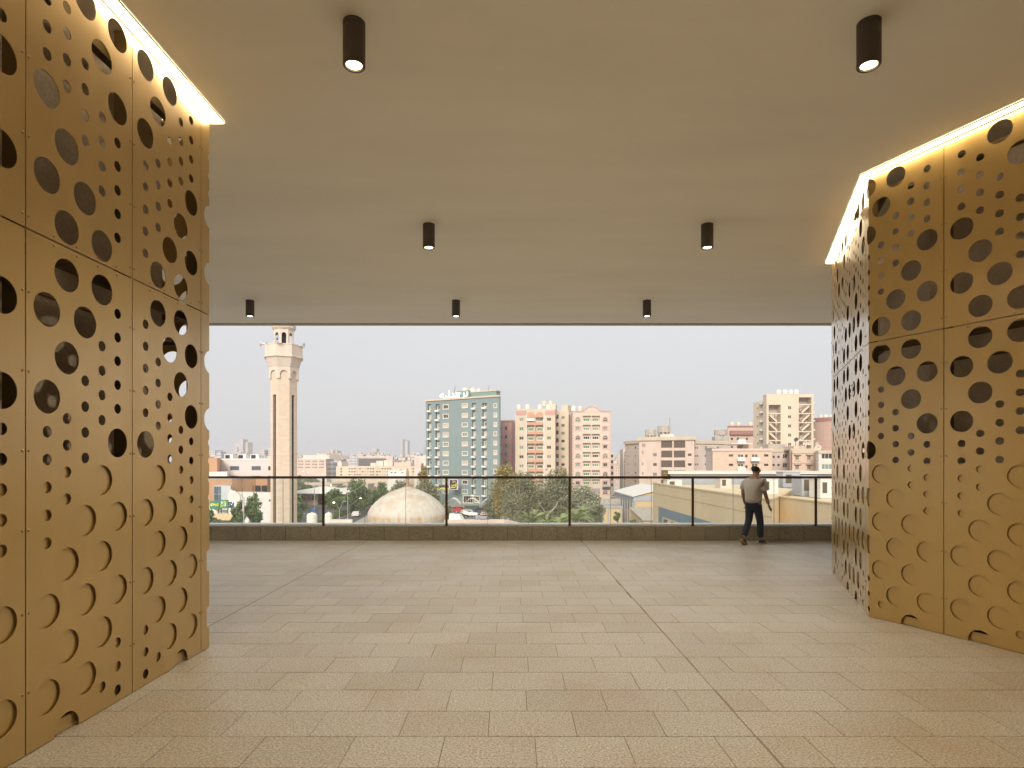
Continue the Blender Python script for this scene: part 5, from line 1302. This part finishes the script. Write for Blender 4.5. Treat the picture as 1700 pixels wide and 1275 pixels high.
def far_block(px, top, w, d, me, grp="pale blocks of the far city"):
    wh_ = next(t for lim, t in ((391, "between the near gold wall and the triple high-rise"), (450, "between the triple high-rise and the minaret"), (500, "just past the minaret, on the dome side"), (550, "above the long office block with banked windows"), (620, "above the cream parking building"), (665, "between the tan glazed-foot tower and the twin slabs"), (712, "between the twin slabs and the blue tower"), (1035, "in a slit between the tall apartment blocks"), (1160, "behind the glazed balcony building"), (1260, "behind the maroon roofed building"), (9999, "behind the stair tower and walk-ups")) if px < lim)
    o = obj("far_block", me, None, ((px-850)/1000*d, d, G), 0, ("far hazy city block " if d > 570 else "low pale city block ") + wh_, "building", grp + " " + wh_)
    o.scale = (w/1000*d, 18, EYE+(769-top)/1000*d-G); return o
x = 338
while x < 712:
    w = rnd.uniform(7, 15); far_block(x+w/2, rnd.uniform(753.5, 760.5), w, rnd.uniform(600, 900), rnd.choice(fc)); x += w*rnd.uniform(.7, .98)
x = 338
while x < 716:
    w = rnd.uniform(8, 18)
    if not 556 < x < 640: far_block(x+w/2, rnd.uniform(761, 768), w, rnd.uniform(430, 560), rnd.choice(fc))
    x += w*rnd.uniform(.9, 1.4)
for x, top, w in ((1021, 765, 6), (1026, 762, 7), (1022, 768, 8), (1030, 769, 8), (852, 757, 6), (851, 764, 8), (1016, 760, 5)): far_block(x, top, w, rnd.uniform(400, 700), rnd.choice(fc))
x = 1040
while x < 1420:
    w = rnd.uniform(10, 22); far_block(x+w/2, rnd.uniform(752, 764), w, rnd.uniform(420, 700), rnd.choice(fc)); x += w
# low roofs between the street and the far city
lowm = [MB().box((-.5, 0, 0), (.5, 1, 1)).box((-.51, -.02, .93), (.51, 1.02, 1.03)).mesh("low_house", m) for m in (C_PALE, C_WHITE, C_PINK, C_SAND, C_CONC)]
for i in range(64):
    d = 215 + 210*rnd.random()**1.1; px = rnd.uniform(480, 735)
    if 705 < px and d < 240: continue
    if 555 < px < 715 and 290 < d < 370: continue
    xx = (px-850)/1000*d
    if -66 < xx < -42 and d < 295: continue
    hw_ = "just past the minaret above the tent roof" if px < 540 else ("above the curved street lamp" if px < 600 else ("over the dome's far shoulder" if px < 665 else "between the dome finial and the blue tower"))
    o = obj("low_house", rnd.choice(lowm), None, (xx, d, G), rnd.uniform(-.2, .2), "low flat-roofed pale house " + hw_, "house", "low houses " + hw_)
    o.scale = (rnd.uniform(7, 16), rnd.uniform(8, 14), rnd.uniform(3, 5.5))

# arcade hall with white tent roof behind the minaret
ah = Bld("arcade_hall", "low tan hall with small scalloped arches and a white tent roof by the minaret", 492, 206, 527, 204, 820, 12, C_BEIGE)
for c in (504, 512.5, 520.5): ah.win(c, 827, 6.4, 5.4, style='arch', pane=M_dark, frame=C_BEIGE)
ah.finish(); zt = EYE-10.1-G
MB().add([(-3, -4, zt), (10, -4, zt), (22, -4, zt), (-3, 12, zt), (22, 12, zt), (9, 3, zt+2.3)], [(0, 1, 5), (1, 2, 5), (2, 4, 5), (4, 3, 5), (3, 0, 5), (0, 3, 4, 2, 1)]).build("tent_roof", C_WHITE, ah.root)
a2_ = Bld("tan_shop_row", "tan shop row with flat white roofs behind the street trees", 526, 212, 577, 216, 817.5, 12, C_BROWNPINK); a2_.grid([532, 540, 569], [828], 5, 5, panes=(G_BRN,)); a2_.finish(cornice=C_WHITE, ch=.6, proud=.6)

# ---------------- car park canopies
for i, (px, w) in enumerate(((752, 24), (783, 27), (812, 27))):
    p = W(px, 769, 186); r = w/2000*186
    t = thing("arched_canopy", f"{('first','second','third')[i]} arched white canopy from the left at the foot of the blue tower", "canopy", (p.x, p.y, G), 0, "arched canopies at the blue tower")
    n = 10; cv = MB(); z0 = 1.6; 
    A_ = [(-r + 2*r*k/n, 1.75*sin(pi*k/n)) for k in range(n+1)]
    cv.add([(x, 0, z0+z) for x, z in A_] + [(x, 5, z0+z) for x, z in A_] + [(x, 0, z0+z-.12) for x, z in A_] + [(x, 5, z0+z-.12) for x, z in A_],
           [(k, k+1, n+2+k, n+1+k) for k in range(n)] + [(2*n+2+k, 3*n+3+k, 3*n+4+k, 2*n+3+k) for k in range(n)] + [(2*n+2+k, 2*n+3+k, k+1, k) for k in range(n)])
    cv.build("fabric", C_WHITE, t)
    for sx in (-r+.1, r-.1):
        for sy in (.2, 4.7): MB().tube([(sx, sy, 0), (sx, sy, 1.68)], .07, 6).build("post", M_alu, t)
    MB().box((-r+.2, -.05, 0), (r-.2, 0.02, 1.1)).build("green_fence", mat("fence_green", (.03, .09, .06), .8), t) if i else None
for i, (px, py, w, d) in enumerate(((790, 853.2, 92, 168), (764, 861, 30, 150))):
    if i: continue
    p = W(px, py, d); t = thing("carport", "long flat pale carport roof over the parked cars", "carport", (p.x, p.y, G)); L = w/1000*d; z = p.z-G
    MB().add([(-L/2, -2.5, z-.1), (L/2, -2.5, z+.4), (L/2, 2.5, z+.5), (-L/2, 2.5, z), (-L/2, -2.5, z-.25), (L/2, -2.5, z+.25), (L/2, 2.5, z+.35), (-L/2, 2.5, z-.15)], [(0, 1, 2, 3), (4, 7, 6, 5), (0, 4, 5, 1), (2, 6, 7, 3), (1, 5, 6, 2), (0, 3, 7, 4)]).build("roof", C_WHITE, t)
    for k in range(6): MB().tube([(-L/2+.3+k*(L-.6)/5, 0, 0), (-L/2+.3+k*(L-.6)/5, 0, z-.24+k*.07)], .06, 6).build("post", M_alu, t)

# ---------------- cars
def car_meshes(paint, kind='sedan'):
    L, Wd = (4.5, .88) if kind == 'sedan' else (4.8, .95)
    if kind == 'sedan':
        prof = [(-2.2, .35), (-2.25, .75), (-2.1, .95), (-1.45, 1.0), (-.85, 1.38), (.35, 1.42), (1.05, .98), (2.05, .85), (2.22, .65), (2.2, .35)]
        gl = [(-1.32, 1.0), (-.80, 1.345), (.30, 1.385), (.92, .98)]
    else:
        prof = [(-2.3, .45), (-2.35, .9), (-2.2, 1.1), (-2.05, 1.7), (-1.8, 1.8), (.45, 1.8), (1.15, 1.15), (2.2, 1.02), (2.38, .8), (2.35, .45)]
        gl = [(-1.98, 1.15), (-1.86, 1.68), (.40, 1.70), (1.0, 1.15)]
    mb = MB(); n = len(prof)
    def wid(z): return Wd if z < 1.02 else Wd*.84
    v = [(x, -wid(z), z) for x, z in prof] + [(x, wid(z), z) for x, z in prof]
    mb.add(v, [tuple(range(n-1, -1, -1)) if False else tuple(range(n)), tuple(range(2*n-1, n-1, -1))] + [(i, n+i, n+(i+1) % n, (i+1) % n) for i in range(n)])
    body = mb.mesh("body", paint)
    g = MB(); 
    for s in (-1, 1): g.add([(x, s*(wid(z if z > 1.03 else 1.0)+.012), z) for x, z in gl], [(0, 1, 2, 3)])
    (x0, z0), (x1, z1), (x2, z2), (x3, z3) = gl
    g.add([(x0-.1, -Wd*.74, z0+.03), (x0-.1, Wd*.74, z0+.03), (x1-.06, Wd*.7, z1+.0), (x1-.06, -Wd*.7, z1)], [(0, 1, 2, 3)])
    g.add([(x3+.14, -Wd*.74, z3+.03), (x3+.14, Wd*.74, z3+.03), (x2+.14, Wd*.7, z2-.02), (x2+.14, -Wd*.7, z2-.02)], [(3, 2, 1, 0)])
    return body, g.mesh("windows", G_DARK)
me_wh = MB().lathe([(.32, -.1), (.33, .1)], 14, 0, M=Matrix.Rotation(R(90), 4, 'X')).lathe([(.19, .101), (.19, .125)], 10, 1, M=Matrix.Rotation(R(90), 4, 'X')).lathe([(.19, -.125), (.19, -.101)], 10, 1, M=Matrix.Rotation(R(90), 4, 'X')).mesh("wheel", [mat("tyre", (.02, .02, .02), .8), M_alu])
me_tl = MB().box((-.03, -.14, -.08), (.03, .14, .08)).mesh("tail_light", mat("tail_light", (.5, .02, .02), .4, emit=(1, .08, .05), estr=1.5))
me_hl = MB().box((-.03, -.14, -.08), (.03, .14, .08)).mesh("headlight", mat("headlight", (.8, .8, .75), .3))
paints = {k: mat("car_paint_"+k, c, .3, spec=.6) for k, c in dict(white=(.72, .72, .70), red=(.35, .02, .03), dark=(.035, .04, .05), silver=(.42, .43, .45), cream=(.62, .56, .42), blue=(.08, .12, .2)).items()}
cm = {}
def car(px, py, d, rz, paint, kind, label, lit=False, group="cars in the car park", xy=None):
    if (paint, kind) not in cm: cm[(paint, kind)] = car_meshes(paints[paint], kind)
    x, y = xy or ((px-850)/1000*d, d)
    t = thing("parked_car" if group.endswith("park") else "driving_car", label, "car", (x, y, G+.006), R(rz), group)
    b, g = cm[(paint, kind)]; obj("body", b, t); obj("windows", g, t)
    for sx in (-1.38, 1.38):
        for sy in (-.82, .82): obj("wheel", me_wh, t, (sx, sy, .33))
    for sy in (-.6, .6): obj("tail_light", me_tl, t, (-2.24 if kind == 'sedan' else -2.33, sy, .78)); obj("headlight", me_hl, t, (2.2, sy, .66 if kind == 'sedan' else .8))
gr_ = "cars driving on the main road"
car(568, 857, 162, 97, 'white', 'sedan', "white car with glowing red tail lights driving beside the median hedge", group=gr_, xy=(-41.4, 160))
car(587, 850, 175, 97, 'dark', 'sedan', "dark car with glowing red tail lights ahead of the white one", group=gr_, xy=(-42.3, 181))
car(558, 843, 190, -80, 'white', 'suv', "white car coming the other way beyond the median hedge", group=gr_, xy=(-53.5, 184))
car(560, 843, 215, -83, 'silver', 'sedan', "silver car far up the road beyond the median hedge", group=gr_, xy=(-57.0, 226))
car(765, 850, 172, 10, 'red', 'suv', "dark red car under the pale carport, nearest the dome")
car(779, 855, 160, -8, 'white', 'suv', "white car in front of the pale carport")
car(800, 852, 168, 20, 'dark', 'suv', "large dark car under the pale carport, right of the white car")
car(797, 854, 163, 80, 'dark', 'sedan', "dark sedan seen from behind next to the white car")
car(804, 862, 151, 5, 'silver', 'sedan', "silver sedan tucked behind the mosque parapet")
car(813, 859, 153, 8, 'cream', 'suv', "cream car between the silver and the red car")
car(823, 858, 152, 60, 'red', 'suv', "bright red car beside the cream car")
car(822, 863, 147, 8, 'blue', 'sedan', "blue-grey sedan in front of the bright red car")
car(763, 860, 155, 30, 'dark', 'sedan', "dark sedan peeking out right of the white skylight box")
car(845, 848, 180, 0, 'white', 'sedan', "white car glimpsed through the tree beside the tower")
car(843, 866, 142, 20, 'white', 'suv', "white car partly hidden low behind the big tree, nearest the parapet")
car(858, 864, 144, -20, 'white', 'suv', "second white car low behind the big tree")
car(868, 859, 150, 0, 'white', 'sedan', "white sedan glimpsed under the big tree's branches")
car(445, 865, 118, 5, 'silver', 'suv', "silver car parked at the foot of the minaret", group="cars by the mall park")
for i, (px, py, c) in enumerate(((1020, 808, 'white'), (1026, 809.5, 'silver'), (1031, 807.5, 'white'), (1024, 814, 'white'))):
    car(px, py, 14200/(py-769)*.88 if False else 245 + i*6, 0, c, 'sedan', f"{('first','second','third','fourth')[i]} car of the small group beyond the warehouse roof, counted from the left", group="cars beyond the warehouse park")
cnp = thing("small_canopy", "small white fabric canopy over cars in the gap beyond the warehouse", "canopy", (*W(1025, 769, 262).xy, G))
MB().lathe([(4.8, 3.0), (4.6, 3.3), (2.5, 4.0), (.1, 4.3)], 8).build("fabric", C_WHITE, cnp); MB().tube([(0, 0, 0), (0, 0, 3.9)], .1, 6).build("post", M_alu, cnp)

# ---------------- street lamps and poles
M_POLE = mat("lamp_pole", (.42, .41, .38), .5, .4)
M_LIT = mat("sodium_lamp", (1, .8, .5), .5, emit=(1, .62, .25), estr=30)
def lamp(px, py_top, d, label, arms=((1, 0),), lit=(True,), h=None):
    p = W(px, py_top, d); hgt = p.z-G; t = thing("street_lamp", label, "street lamp", (p.x, p.y, G), 0, "street lamps along the roads")
    MB().tube([(0, 0, 0), (0, 0, hgt*.6), (0, 0, hgt-.8)], [.13, .10, .07], 7).build("pole", M_POLE, t)
    for (dx, dz), L in zip(arms, lit):
        MB().tube([(0, 0, hgt-.85), (dx*.4, 0, hgt-.25), (dx, 0, hgt+dz)], [.06, .05, .04], 6).build("arm", M_POLE, t)
        s = 1 if dx > 0 else -1
        MB().box((min(dx, dx+s*.7), -.16, hgt+dz-.06), (max(dx, dx+s*.7), .16, hgt+dz+.08)).build("lamp_head", M_POLE, t)
        if L: MB().lathe([(.16, -.17), (.2, -.1), (.2, -.062)], 10, c=(dx+s*.4, 0, hgt+dz)).build("bulb", M_LIT, t)
lamp(405, 818, 96, "lit street lamp leaning over the trees in front of the curved orange building", arms=((-1.3, .25),))
lamp(399, 815, 105, "second lit street lamp just behind the one over the trees", arms=((-1.2, .1),))
lamp(563.5, 840, 140, "double street lamp with one lit arm by the median hedge", arms=((-.9, .9), (.9, 1.1)), lit=(True, False))
lamp(577.5, 812, 150, "tall pale street lamp with a long curved arm over the median", arms=((4.6, 1.6),), lit=(False,))
lamp(580.5, 834, 165, "street lamp with a lit arm reaching towards the dome", arms=((2.6, 1.2),))
lamp(553, 806, 235, "distant lit street lamp seen just above the shop row", arms=((-.5, .2),))
lamp(522, 803, 175, "unlit street lamp standing in the cross street", arms=((-3.0, .8), (2.6, .6)), lit=(False, False))
lamp(622, 822, 180, "lit street lamp among the trees left of the dome", arms=((1.0, .5),))
for i, (px, py, d) in enumerate(((641, 794, 260), (661, 789, 290), (693, 789.5, 300), (501, 783, 330), (509, 784, 330), (695, 812, 220), (839, 782, 400))):
    lamp(px, py, d, f"small far street lamp glowing near {('the dome finial','the white canopy hall','the parking block foot','the minaret, left one','the minaret, right one','the trees above the dome','the big tree crown')[i]}", arms=((.3, .1),))
t = thing("road_sign", "small blue road sign on a pole in the cross street beside the water tanks", "road sign", (*W(521, 769, 150).xy, G))
zs = EYE-(847-769)*.15-G
MB().tube([(0, 0, 0), (0, 0, zs+.5)], .06, 6).build("pole", M_POLE, t); MB().box((-.45, -.08, zs-.35), (.45, -.0601, zs+.35)).build("board", mat("sign_roadblue", (.03, .12, .4), .5), t)

# ---------------- trees
T1 = "street trees beyond the railing"
tree("dense green street tree in front of the curved orange building, taller of the pair", 421, 819, 872, 42, 106, L_DEEP, 4200, .2, blobs=16, seed=1, group=T1, cone=.45)
tree("shorter green street tree beside the green sign boards", 399, 832, 872, 30, 104, L_DEEP, 2600, .2, blobs=11, seed=2, group=T1, cone=.35)
tree("small green tree cut off by the near gold wall", 347, 846, 872, 22, 100, L_DEEP, 1500, .18, blobs=8, seed=3, group=T1)
tree("low bush beside the kiosk wall", 366, 862, 874, 24, 96, L_DEEP, 900, .16, blobs=6, seed=4, group=T1)
tree("green tree standing right against the minaret shaft", 497, 822, 862, 20, 112, L_DEEP, 2200, .2, blobs=11, seed=5, group=T1)
tree("round green street tree beside the double street lamp", 554, 812, 848, 30, 160, L_DEEP, 2600, .28, blobs=12, seed=6, group=T1)
tree("wide street tree behind the curved street lamp", 592, 795, 842, 42, 170, L_DEEP, 3600, .3, blobs=14, seed=7, group=T1)
tree("pale green tree between the median and the dome", 608, 810, 846, 26, 172, L_GREY, 2200, .28, blobs=10, seed=8, group=T1)
tree("rounded tree above the left shoulder of the dome", 633, 800, 842, 34, 180, L_DEEP, 2600, .3, blobs=12, seed=9, group=T1)
tree("spreading tree just behind the dome finial", 664, 797, 840, 40, 175, L_EUC, 3000, .3, blobs=13, seed=10, group=T1)
tree("tall feathery tree between the dome and the blue tower", 708, 795, 862, 56, 120, L_EUC, 5200, .22, blobs=18, seed=11, group=T1)
tree("yellowish tree standing up against the blue tower's corner", 702, 769, 815, 22, 196, L_YEL, 2000, .3, blobs=10, seed=12, group=T1, cone=.3)
tree("low dark tree at the dome's right shoulder", 733, 832, 868, 26, 115, L_EUC, 1900, .2, blobs=9, seed=13, group=T1)
tree("olive topped eucalyptus beside the blue tower with a golden crown top", 838, 771, 850, 62, 118, L_EUC2, 7000, .19, bark=M_BARKW, blobs=40, seed=14, group=T1)
tree("broad eucalyptus in front of the terracotta balconies", 866, 784, 872, 78, 104, L_EUC, 9000, .18, bark=M_BARKW, blobs=55, seed=15, group=T1)
tree("eucalyptus with a bare pale limb in front of the pink brick block", 922, 780, 870, 84, 106, L_EUC, 9500, .18, bark=M_BARKW, blobs=55, seed=16, group=T1)
tree("grey-green tree at the foot of the pink brick block", 966, 806, 872, 64, 104, L_GREY, 6500, .18, bark=M_BARKW, blobs=38, seed=17, group=T1)
tree("thin grey-green tree closest to the warehouse", 990, 818, 872, 32, 108, L_GREY, 2800, .18, blobs=12, seed=18, group=T1)
tree("small golden sprig of a tree top beside the brick building recess", 934, 775, 815, 22, 150, L_EUC2, 1500, .22, blobs=8, seed=19, group=T1)
tree("leafy tree filling the gap under the olive crown", 828, 812, 862, 40, 128, L_EUC, 3600, .2, blobs=14, seed=20, group=T1)
tree("tree top peeking over the rail before the glazed balconies", 1107, 784, 800, 16, 100, L_YEL, 700, .2, blobs=6, seed=22, group=T1)
tree("round topped clipped tree beside the warehouse columns", 1024, 850, 863, 15, 100, L_DEEP, 2200, .1, blobs=5, seed=23, group=T1, name="clipped_tree")
tree("low domed bush in front of the lean-to", 1053, 863, 874, 21, 92, L_DEEP, 2200, .11, blobs=6, seed=24, group=T1, name="clipped_bush")
rnd = random.Random(4)
gm = {}
for i in range(46):
    d = 200 + 170*rnd.random(); px = rnd.choice((rnd.uniform(488, 600), rnd.uniform(560, 735)))
    xx = (px-850)/1000*d
    if -65 < xx < -42 and d < 290 or (px > 700 and d < 235) or d > 285 and 556 < px < 716: continue
    k = i % 5
    if k not in gm:
        r_ = random.Random(k); bl = [((r_.uniform(-1, 1)*1.6, r_.uniform(-1, 1)*1.6, r_.uniform(2.5, 4.8)), (1.5, 1.5, 1.2)) for _ in range(8)]
        gm[k] = (leaves(900, bl, .3, r_).mesh("crown", (L_DEEP, L_EUC, L_GREY)[k % 3]), MB().tube([(0, 0, 0), (.1, 0, 3.6)], [.18, .1], 6).mesh("trunk", M_BARK))
    tw_ = "just past the minaret" if px < 540 else ("above the curved street lamp" if px < 610 else "beyond the dome")
    t = thing("small_tree", "small round tree among the low houses " + tw_, "tree", (xx, d, G), rnd.uniform(0, 6), "small trees " + tw_); t.scale = (rnd.uniform(.8, 1.3),)*3
    obj("crown", gm[k][0], t); obj("trunk", gm[k][1], t)
# bare pale limb in the eucalyptus
_e = next(o for o in COL.objects if o.get('label', '').startswith("eucalyptus with a bare pale limb"))
_f = lambda px, py, d=101.5: W(px, py, d) - Vector(_e.location)
MB().tube([_f(903, 874), _f(906, 862), _f(910, 853), _f(918, 846), _f(923, 840), _f(926, 832)], [.22, .19, .15, .12, .09, .05], 7).tube([_f(910, 853), _f(903, 848), _f(900, 841)], [.1, .07, .04], 6).build("limb", M_BARKW, _e)
# palms
def palm(px, py, d, label, span):
    p = W(px, py, d); h = p.z-G; t = thing("palm_tree", label, "palm tree", (p.x, p.y, G), 0, "date palms behind the curb")
    MB().tube([(0, 0, 0), (.05, 0, h*.5), (0, 0, h)], [.28, .24, .22], 9).build("trunk", M_BARK, t)
    key = ("fr", round(span, 1))
    if key not in wcache:
        mb = MB(); N = 16; spine = []
        for i in range(N+1):
            f = i/N; spine.append(Vector((span*f*(1-.12*f), 0, span*(.75*f - .78*f*f))))
        mb.tube(spine, [.04*(1-i/N)+.01 for i in range(N+1)], 4)
        for i in range(2, N+1):
            for kx in (0, .25, .5, .75):
                f = (i-kx)/N; c = spine[i-1].lerp(spine[i], 1-kx); l = span*.26*(sin(pi*min(1, f*.93+.05)))**.6
                for s in (-1, 1):
                    tip = c + Vector((l*.75, s*l*.6, -l*.15)); mb.add([c+Vector((-.018, 0, 0)), c+Vector((.022, 0, .01)), tip], [(0, 1, 2) if s > 0 else (2, 1, 0)])
        wcache[key] = mb.mesh("frond", L_PALM)
    rr = random.Random(int(px))
    for k in range(22):
        o = obj("frond", wcache[key], t, (0, 0, h)); o.rotation_euler = (rr.uniform(-.15, .15), -rr.uniform(-.35, .75), 2*pi*k/22*2.4 + rr.uniform(-.2, .2))
palm(884, 868, 78, "date palm with spreading fronds below the bare pale limb", 3.0)
palm(957, 864, 80, "date palm nearest the middle railing post on its right side", 3.6)
palm(931, 871, 76, "lower date palm just left of the middle railing post", 2.6)
palm(908, 873, 82, "small yellowish palm between the two larger palms on the left", 2.2)

# ---------------- the walking person
def skin_mesh(name, verts, edges, m, sub=2, root=0):
    me = bpy.data.meshes.new(name); me.from_pydata([v[0] for v in verts], edges, [])
    o = bpy.data.objects.new(name, me); COL.objects.link(o)
    md = o.modifiers.new("s", 'SKIN'); md.use_smooth_shade = True
    for i, v in enumerate(verts):
        r = v[1]; me.skin_vertices[0].data[i].radius = r if isinstance(r, tuple) else (r, r); me.skin_vertices[0].data[i].use_root = (i == root)
    s2_ = o.modifiers.new("b", 'SUBSURF'); s2_.levels = sub; s2_.render_levels = sub
    bpy.context.view_layer.update()
    out = bpy.data.meshes.new_from_object(o.evaluated_get(bpy.context.evaluated_depsgraph_get())); out.name = name
    out.materials.clear(); out.materials.append(m); out.polygons.foreach_set('use_smooth', [True]*len(out.polygons))
    bpy.data.objects.remove(o); return out
M_SKIN = mat("skin", (.30, .17, .11), .6); M_SHIRT = mat("grey_shirt", (.48, .46, .44), .9, bump=.4, bscale=25); M_JEAN = mat("navy_jeans", (.018, .026, .05), .85, bump=.4, bscale=30)
M_HAIR = mat("dark_hair", (.015, .012, .01), .7); M_SHOE = mat("dark_shoe", (.03, .028, .026), .6); M_SOLE = mat("tan_sole", (.38, .24, .11), .7)
pe_ = thing("person", "person in grey shirt and navy jeans striding beside the railing, head bent", "person", (4.92, 12.27, 0), math.atan2(.60, .80))
# local frame: +x walking direction, +y the person's left
V = Vector
body = [(V((0, 0, .90)), .11), (V((0, 0, 1.08)), (.12, .10)), (V((.03, 0, 1.25)), (.14, .10)), (V((.05, 0, 1.335)), .07), (V((.075, 0, 1.40)), .05), (V((.10, 0, 1.48)), (.082, .088)), (V((.105, 0, 1.545)), (.078, .085)),
        (V((.02, .17, 1.30)), .055), (V((-.04, .22, 1.06)), .043), (V((.05, .23, .85)), .034), (V((.08, .225, .79)), .026),
        (V((.02, -.17, 1.30)), .055), (V((.03, -.225, 1.07)), .043), (V((.13, -.235, .86)), .034), (V((.16, -.235, .81)), .026),
        (V((.0, .09, .84)), .085), (V((-.03, .085, .49)), .055), (V((-.23, .08, .14)), .036),
        (V((.0, -.09, .84)), .085), (V((.10, -.085, .48)), .055), (V((.13, -.08, .10)), .036)]
be = [(0, 1), (1, 2), (2, 3), (3, 4), (4, 5), (5, 6), (3, 7), (7, 8), (8, 9), (9, 10), (3, 11), (11, 12), (12, 13), (13, 14), (0, 15), (15, 16), (16, 17), (0, 18), (18, 19), (19, 20)]
def hand(mat4, s):
    vs = [(V((0, 0, 0)), .024), (V((0, 0, -.045)), (.026, .014)), (V((0, 0, -.08)), (.03, .012))]; es = [(0, 1), (1, 2)]
    for k, (y, L) in enumerate(((-.028, .062), (-.010, .072), (.009, .066), (.027, .050))):
        i = len(vs); vs += [(V((y*.9, .004*s, -.085)), .0085), (V((y, .012*s, -.085-L*.55)), .008), (V((y, .024*s, -.085-L)), .0065)]; es += [(2, i), (i, i+1), (i+1, i+2)]
    i = len(vs); vs += [(V((-.035, .012*s, -.04)), .010), (V((-.05, .022*s, -.075)), .008)]; es += [(1, i), (i, i+1)]
    return [(mat4 @ v, r) for v, r in vs], es
obj("body", skin_mesh("body", body, be, M_SKIN), pe_)
for s, pos, ry in ((1, body[10][0], R(-18)), (-1, body[14][0], R(-32))):
    vs_, es_ = hand(Matrix.Translation(pos) @ Matrix.Rotation(ry, 4, 'Y'), s); obj("hand", skin_mesh("hand", vs_, es_, M_SKIN, 1), pe_)
# face
fm = MB(); fm.add([(.185, -.012, 1.50), (.185, .012, 1.50), (.206, 0, 1.478), (.18, 0, 1.535)], [(0, 2, 3), (2, 1, 3), (0, 1, 2), (0, 3, 1)]); fm.build("nose", M_SKIN, pe_)
for s in (-1, 1):
    MB().lathe([(.002, -.010), (.010, -.004), (.010, .004), (.002, .010)], 10, c=(.172, s*.030, 1.525)).build("eye", M_HAIR, pe_)
    MB().lathe([(.004, -.03), (.016, -.012), (.018, .012), (.006, .03)], 8, c=(.10, s*.082, 1.50)).build("ear", M_SKIN, pe_)
MB().box((.170, -.022, 1.452), (.178, .022, 1.458)).build("mouth", mat("lips", (.25, .09, .07), .6), pe_)
hv = [(V((.055, 0, 1.46)), (.060, .050)), (V((.066, 0, 1.54)), (.100, .090)), (V((.088, 0, 1.575)), (.096, .080))]
obj("hair", skin_mesh("hair", hv, [(0, 1), (1, 2)], M_HAIR), pe_)
sh = [(V((0, 0, .82)), (.20, .165)), (V((0, 0, .92)), (.205, .165)), (V((.0, 0, 1.08)), (.205, .16)), (V((.03, 0, 1.24)), (.21, .155)), (V((.045, 0, 1.325)), (.13, .11)), (V((.06, 0, 1.38)), .07),
      (V((.02, .19, 1.28)), .095), (V((-.02, .225, 1.08)), .082), (V((.02, -.19, 1.28)), .095), (V((.035, -.24, 1.08)), .082)]
obj("shirt", skin_mesh("shirt", sh, [(0, 1), (1, 2), (2, 3), (3, 4), (4, 5), (3, 6), (6, 7), (3, 8), (8, 9)], M_SHIRT), pe_)
je = [(V((0, 0, .93)), (.145, .11)), (V((0, 0, .84)), (.15, .12)), (V((0, .085, .74)), .098), (V((-.03, .085, .48)), .074), (V((-.22, .08, .16)), .064), (V((0, -.085, .74)), .098), (V((.10, -.085, .48)), .074), (V((.125, -.08, .12)), .066)]
obj("jeans", skin_mesh("jeans", je, [(0, 1), (1, 2), (2, 3), (3, 4), (1, 5), (5, 6), (6, 7)], M_JEAN), pe_)
def shoe(M):
    vs_ = [(V((-.05, 0, .055)), (.045, .045)), (V((.03, 0, .055)), (.045, .04)), (V((.12, 0, .042)), (.046, .03)), (V((.18, 0, .036)), (.036, .022))]
    o = obj("shoe", skin_mesh("shoe", [(M @ v, r) for v, r in vs_], [(0, 1), (1, 2), (2, 3)], M_SHOE), pe_)
    pts = [(-.09, -.035), (-.02, -.036), (.10, -.046), (.18, -.040), (.215, -.015), (.215, .015), (.18, .040), (.10, .046), (-.02, .036), (-.09, .035)]
    MB().prism(pts, .002, .024, M=M).build("sole", M_SOLE, o)
shoe(Matrix.Translation((.13, -.08, 0)))
shoe(Matrix.Translation((-.265, .08, .085)) @ Matrix.Rotation(R(42), 4, 'Y') @ Matrix.Translation((0.02, 0, -.03)))

# ---------------- thin haze over the city
hz = MB().box((-2500, -12, G-2.5), (2500, 2600, 48)).build("haze", None, kind='stuff')
hm = bpy.data.materials.new("haze"); hm.use_nodes = True; hn, hl = hm.node_tree.nodes, hm.node_tree.links
hn.remove(hn['Principled BSDF']); pv = hn.new("ShaderNodeVolumePrincipled"); pv.inputs['Color'].default_value = (.93, .93, .96, 1)
pv.inputs['Density'].default_value = 0.0004; hl.new(pv.outputs[0], hn['Material Output'].inputs['Volume'])
hz.data.materials.clear(); hz.data.materials.append(hm)

# ---------------- pigeon perched on the angled wall
pg = thing("pigeon", "small brown pigeon perched high on the angled gold wall under the light strip", "bird", (4.02, 7.03, EYE + 2.86), R(250)); pg.scale = (.62, .62, .62)
bd = [(Vector((-.10, 0, .045)), (.030, .026)), (Vector((-.02, 0, .06)), (.045, .042)), (Vector((.06, 0, .085)), (.036, .034)), (Vector((.095, 0, .125)), .021), (Vector((.105, 0, .15)), .020)]
obj("body", skin_mesh("body", bd, [(0, 1), (1, 2), (2, 3), (3, 4)], mat("pigeon_brown", (.20, .13, .09), .8)), pg)
MB().add([(-.10, -.02, .055), (-.10, .02, .055), (-.20, .025, .03), (-.20, -.025, .03), (-.10, -.02, .04), (-.10, .02, .04), (-.20, .025, .022), (-.20, -.025, .022)], [(0, 1, 2, 3), (7, 6, 5, 4), (0, 4, 5, 1), (3, 2, 6, 7), (0, 3, 7, 4), (1, 5, 6, 2)]).build("tail", mat("pigeon_brown", (.2, .13, .09)), pg)
MB().lathe([(.006, 0), (.002, .022)], 6, M=Matrix.Translation((.122, 0, .148)) @ Matrix.Rotation(R(90), 4, 'Y')).build("beak", W_DK, pg)
for sy in (-.016, .016): MB().tube([(0, sy, .03), (.005, sy, -.005), (.03, sy, -.008)], .004, 5).build("leg", mat("pigeon_leg", (.35, .12, .10)), pg)
